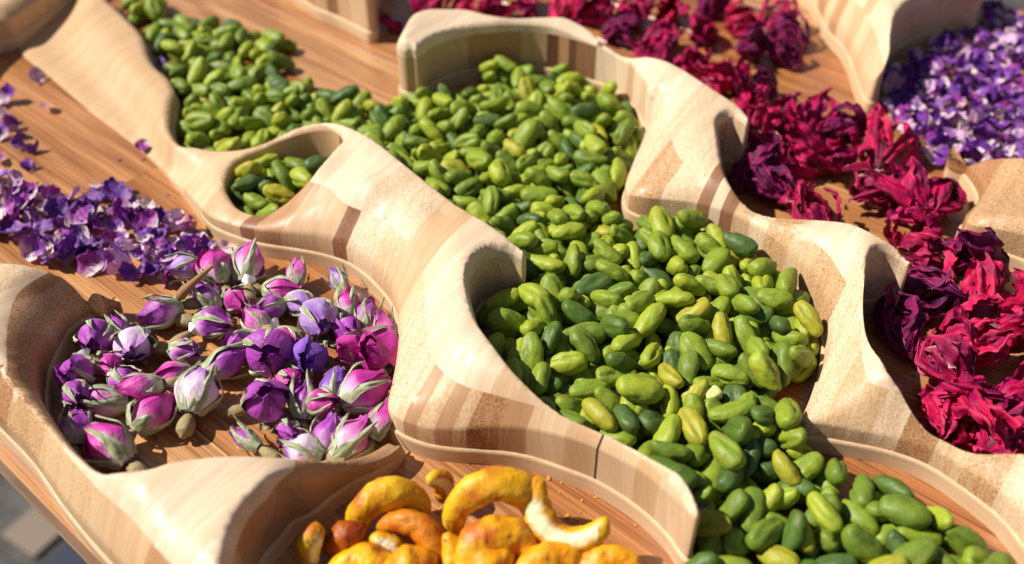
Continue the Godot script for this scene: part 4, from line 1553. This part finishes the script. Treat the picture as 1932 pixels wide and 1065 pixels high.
	# loose hips and a broken stem among the buds
	for h in [[181, 695, 0.6, 0.5, 1.05, "plump, beside the ragged open bud on the left"], [338, 640, -0.5, 0.8, 1.15, "slender, among the buds in the middle of the back"], [545, 624, 0.8, 0.4, 1.2, "under the very large pale bud"], [470, 560, 0.2, 1.0, 1.1, "hanging below the upright white-throated bud"], [444, 770, -1.0, 0.1, 0.9, "pale, left of the ball-shaped bud"]]:
		var at := px(h[0], h[1], 5.0)
		var d := Vector3(h[2], -0.1, h[3]).normalized()
		var o := base("rose_hip", Vector3(at.x - d.x * 4.0, 4.2 + hm_at(at.x, at.z) * 0.3, at.z - d.z * 4.0) * MM, "loose olive-brown rose hip %s" % h[5], "rose hip")
		o.basis = Basis(Quaternion(Vector3.DOWN, d)) * Basis.from_scale(Vector3.ONE * h[4])
		part(o, "hip", hip_mesh, hm_mat)
		var ends := PackedVector3Array()
		for i in 5:
			var t := i / 4.0
			for j in 9:
				var a := TAU * (j % 8) / 8.0
				var rad := (2.0 + 0.5 * sin(a * 5.0)) * (0.25 + t) * (1.0 if t < 1.0 else 0.9)
				ends.append(Vector3(cos(a) * rad, 0.4 + t * 2.2, sin(a) * rad) * MM)
		part(o, "calyx", sheet(ends, 9), sm)
	var stem := PackedVector3Array()
	for i in 9:
		var t := i / 8.0
		var rad := lerpf(2.1, 0.5, t) * (0.0 if i == 0 else 1.0)
		for j in 9:
			var a := TAU * (j % 8) / 8.0
			stem.append(Vector3(cos(a) * rad + t * t * 1.5, t * 17.0, sin(a) * rad) * MM)
	var bark := StandardMaterial3D.new()
	bark.albedo_color = srgb(146, 104, 66)
	bark.roughness = 0.8
	var from := px(330, 568, 8.0)
	var to := px(377, 516, 15.0)
	var st := base("stem", from * MM, "broken brown rose stem sticking up between the buds and the petals", "stem")
	st.basis = Basis(Quaternion(Vector3.UP, (to - from).normalized()))
	part(st, "shoot", sheet(stem, 9), bark)
	part(st, "bract", sepal_mesh(777, 3.0, 9.0), sm, Transform3D(Basis.from_scale(Vector3.ONE * 0.8), Vector3(0, -0.002, -0.002)))


# ---------------------------------------------------------------- turmeric cashews

func cashew_mesh(k: int, around: float, big: float, half: bool, slim: float, bare: bool) -> Array:       # lies in its x-y plane, open towards -y; [skin, cut face]
	var r := RandomNumberGenerator.new()
	r.seed = 1300 + k
	var rows := 34
	var cols := 21
	var p := PackedVector3Array()
	var col := PackedColorArray()
	var off := Vector3(r.randf(), r.randf(), r.randf()) * 70.0
	var R := 7.6 * big
	var face := PackedVector3Array()
	var face_col := PackedColorArray()
	for i in rows:
		var t := i / (rows - 1.0)
		var a := lerpf(-around * 0.5, around * 0.5, t) + PI / 2
		var rad := 5.0 * big * slim * pow(maxf(0.0, sin(PI * clampf(t, 0.0, 1.0))), 0.42) * (1.10 - 0.34 * t)
		var mid := Vector3(cos(a) * R, sin(a) * R, 0)
		var outw := Vector3(cos(a), sin(a), 0)
		for j in cols:
			var f := TAU * (j % (cols - 1)) / (cols - 1.0) if not half else lerpf(-PI / 2 - 1.0, PI / 2 + 1.0, j / (cols - 1.0))
			# a cut kernel keeps its back half (towards -z)
			var q := mid + (outw * (sin(f) if half else cos(f)) * 1.0 + Vector3.BACK * (-cos(f) if half else sin(f)) * 0.92) * rad
			var n1 := noise.get_noise_3d(q.x * 0.13 + off.x, q.y * 0.13 + off.y, q.z * 0.13 + off.z)
			var n2 := noise.get_noise_3d(q.x * 0.55 + off.y, q.y * 0.55 + off.z, q.z * 0.55 + off.x)
			q += (q - mid) * (n1 * 0.20 + n2 * 0.075)
			p.append(q * MM)
			var c := lin(212, 150, 16).lerp(lin(226, 174, 36), smoothstep(-0.2, 0.4, n1))
			c = c.lerp(lin(186, 96, 24), smoothstep(0.05, 0.65, noise.get_noise_3d(q.x * 0.09 + off.z, q.y * 0.09 + off.x, q.z * 0.09)))
			if bare:
				var da := absf(angle_difference(f, 1.9)) + 0.35 * n1 + 0.3 * n2
				c = c.lerp(lin(236, 222, 186), smoothstep(0.62, 0.40, da) * smoothstep(0.10, 0.22, t) * smoothstep(0.97, 0.86, t))
			c = c.lerp(lin(126, 56, 30), smoothstep(0.48, 0.62, noise.get_noise_3d(q.x * 0.33 + off.z, q.y * 0.33, q.z * 0.33 + off.y)))
			col.append(c)
		if half:
			for j in 7:
				var u := j / 6.0 * 2.0 - 1.0
				var dent := -0.9 * (1.0 - u * u) * sin(PI * t)
				var q := mid + outw * u * rad * 0.52 + Vector3.BACK * (dent * 0.4 + rad * 0.70)
				q += Vector3.BACK * noise.get_noise_3d(q.x * 0.5, q.y * 0.5, off.x) * 0.3
				face.append(q * MM)
				face_col.append(lin(232, 210, 158).lerp(lin(222, 160, 40), smoothstep(0.55, 0.95, absf(u) + 0.3 * noise.get_noise_2d(q.x * 0.4, q.y * 0.4 + off.y))))
	var out := [sheet(p, cols, col)]
	if half:
		out.append(sheet(face, 7, face_col))
	return out


func cashews() -> void:
	var m := StandardMaterial3D.new()
	m.vertex_color_use_as_albedo = true
	m.roughness = 0.48
	m.metallic_specular = 0.45
	m.normal_enabled = true
	m.normal_texture = M.wrinkle
	m.normal_scale = 0.9
	m.uv1_triplanar = true
	m.uv1_scale = Vector3.ONE * 60.0
	var white := StandardMaterial3D.new()
	white.vertex_color_use_as_albedo = true
	white.roughness = 0.6
	# [x, y in the picture, height above the board, turn about the sight line, lean back, turn about up, arc, size, slimness, cut, tint, label]
	var list := [
		[932, 938, 15.0, 0.05, -0.30, 0.12, 4.1, 1.50, 0.68, false, Color(1, 1, 1), "large arched turmeric cashew standing on both ends, back row"],
		[716, 958, 9.0, 0.35, -0.40, 0.35, 4.0, 1.25, 0.74, false, Color(1, 1, 0.9), "turmeric cashew with a fat right end and a brown scar, at the left"],
		[824, 925, 9.0, -1.3, -0.1, 0.9, 2.0, 1.0, 0.72, true, Color(1, 1, 1), "thin split piece of cashew standing upright behind the others"],
		[1056, 992, 11.0, 2.95, -0.60, -0.45, 3.6, 1.30, 0.74, false, Color(1, 1, 0.95), "curved cashew like a smile, with a bare white patch"],
		[925, 1036, 8.0, 0.25, -0.9, 0.25, 3.3, 1.16, 0.98, false, Color(1, 0.96, 0.85), "fat golden cashew seen from its back, in the middle"],
		[792, 1022, 6.5, -0.7, -0.7, -0.3, 3.6, 1.2, 0.74, false, Color(0.9, 0.76, 0.62), "browned cashew lying across the middle left"],
		[842, 1060, 6.0, -1.9, -0.8, 0.3, 2.2, 1.0, 0.8, false, Color(1, 0.94, 0.8), "forked golden cashew at the bottom edge, left of the fat one"],
		[598, 1030, 8.0, 1.2, -0.3, 0.5, 1.9, 0.95, 0.8, false, Color(1, 1, 0.9), "cashew with a bare white side, leftmost against the wall"],
		[658, 1032, 5.5, 0.8, -0.6, -0.2, 1.8, 0.95, 1.0, false, Color(0.72, 0.48, 0.42), "small russet cashew, second from the left at the front"],
		[682, 1082, 6.0, 0.1, -1.0, 0.0, 3.2, 1.1, 0.92, false, Color(1.05, 1.08, 0.8), "bright yellow cashew cut by the bottom edge"],
		[722, 1040, 6.0, -1.2, -0.9, 0.8, 1.5, 0.9, 0.7, false, Color(1, 1, 1), "small white-sided cashew piece beside the bright yellow one"],
		[1032, 1078, 6.5, 0.1, -1.1, 0.3, 3.2, 1.1, 0.9, false, Color(1, 0.9, 0.75), "orange-brown cashew under the smiling half"],
		[1140, 1080, 6.0, 0.3, -1.1, -0.2, 3.2, 1.1, 0.85, false, Color(1, 0.9, 0.72), "rightmost orange cashew at the bottom edge"],
		[918, 1092, 6.0, 0.6, -1.2, 0.2, 2.4, 1.05, 1.1, false, Color(1, 0.92, 0.7), "golden cashew almost below the picture, under the fat one"],
		[770, 1096, 6.0, 0.6, -1.2, 0.2, 2.4, 1.05, 1.1, false, Color(1, 0.9, 0.7), "golden cashew at the very bottom, right of the bright yellow one"],
	]
	var n := 0
	for f in list:
		var at := px(f[0], f[1], f[2])
		var o := base("cashew", at * MM, f[11], "cashew")
		o.basis = Basis(Vector3.UP, f[5]) * Basis(Vector3.RIGHT, f[4]) * Basis(Vector3.BACK, f[3])
		var mm := m.duplicate()
		mm.albedo_color = f[10]
		var meshes := cashew_mesh(n, f[6], f[7], f[9], f[8], n in [3, 7, 10])
		var shift := Transform3D(Basis.IDENTITY, Vector3(0, -0.0052 * f[7], 0))
		part(o, "skin", meshes[0], mm, shift)
		if f[9]:
			part(o, "cut_face", meshes[1], white, shift)
		n += 1


	# turmeric dust, dry crumbs and torn bits that have dropped on the board
	var kinds := [[srgb(200, 140, 40), [560, 900, 1200, 1065]], [srgb(110, 96, 60), [120, 560, 740, 860]], [srgb(116, 60, 110), [0, 300, 420, 520]], [srgb(120, 130, 60), [1150, 360, 1560, 860]], [srgb(120, 30, 60), [1400, 90, 1800, 460]]]
	var bits := ArrayMesh.new()
	for k in kinds:
		var st := SurfaceTool.new()
		st.begin(Mesh.PRIMITIVE_TRIANGLES)
		var flake := lumpy_box(Vector3(0.7, 0.22, 0.45), rng.randi() % 50)
		for i in 46:
			var at := px(rng.randf_range(k[1][0], k[1][2]), rng.randf_range(k[1][1], k[1][3]))
			if blocked(Vector2(at.x, at.z), 1.0):
				continue
			st.append_from(flake, 0, Transform3D(Basis(Vector3.UP, rng.randf() * TAU) * Basis.from_scale(Vector3.ONE * rng.randf_range(0.35, 1.2)), Vector3(at.x, 0.2, at.z) * MM))
		st.commit(bits)
		var cm := StandardMaterial3D.new()
		cm.albedo_color = k[0]
		cm.roughness = 0.8
		bits.surface_set_material(bits.get_surface_count() - 1, cm)
	var o := MeshInstance3D.new()
	o.name = "crumbs"
	o.mesh = bits
	add_child(o)
	tag(o, "dry crumbs and flakes scattered on the board between the heaps", "crumbs")
	o.set_meta("kind", "stuff")
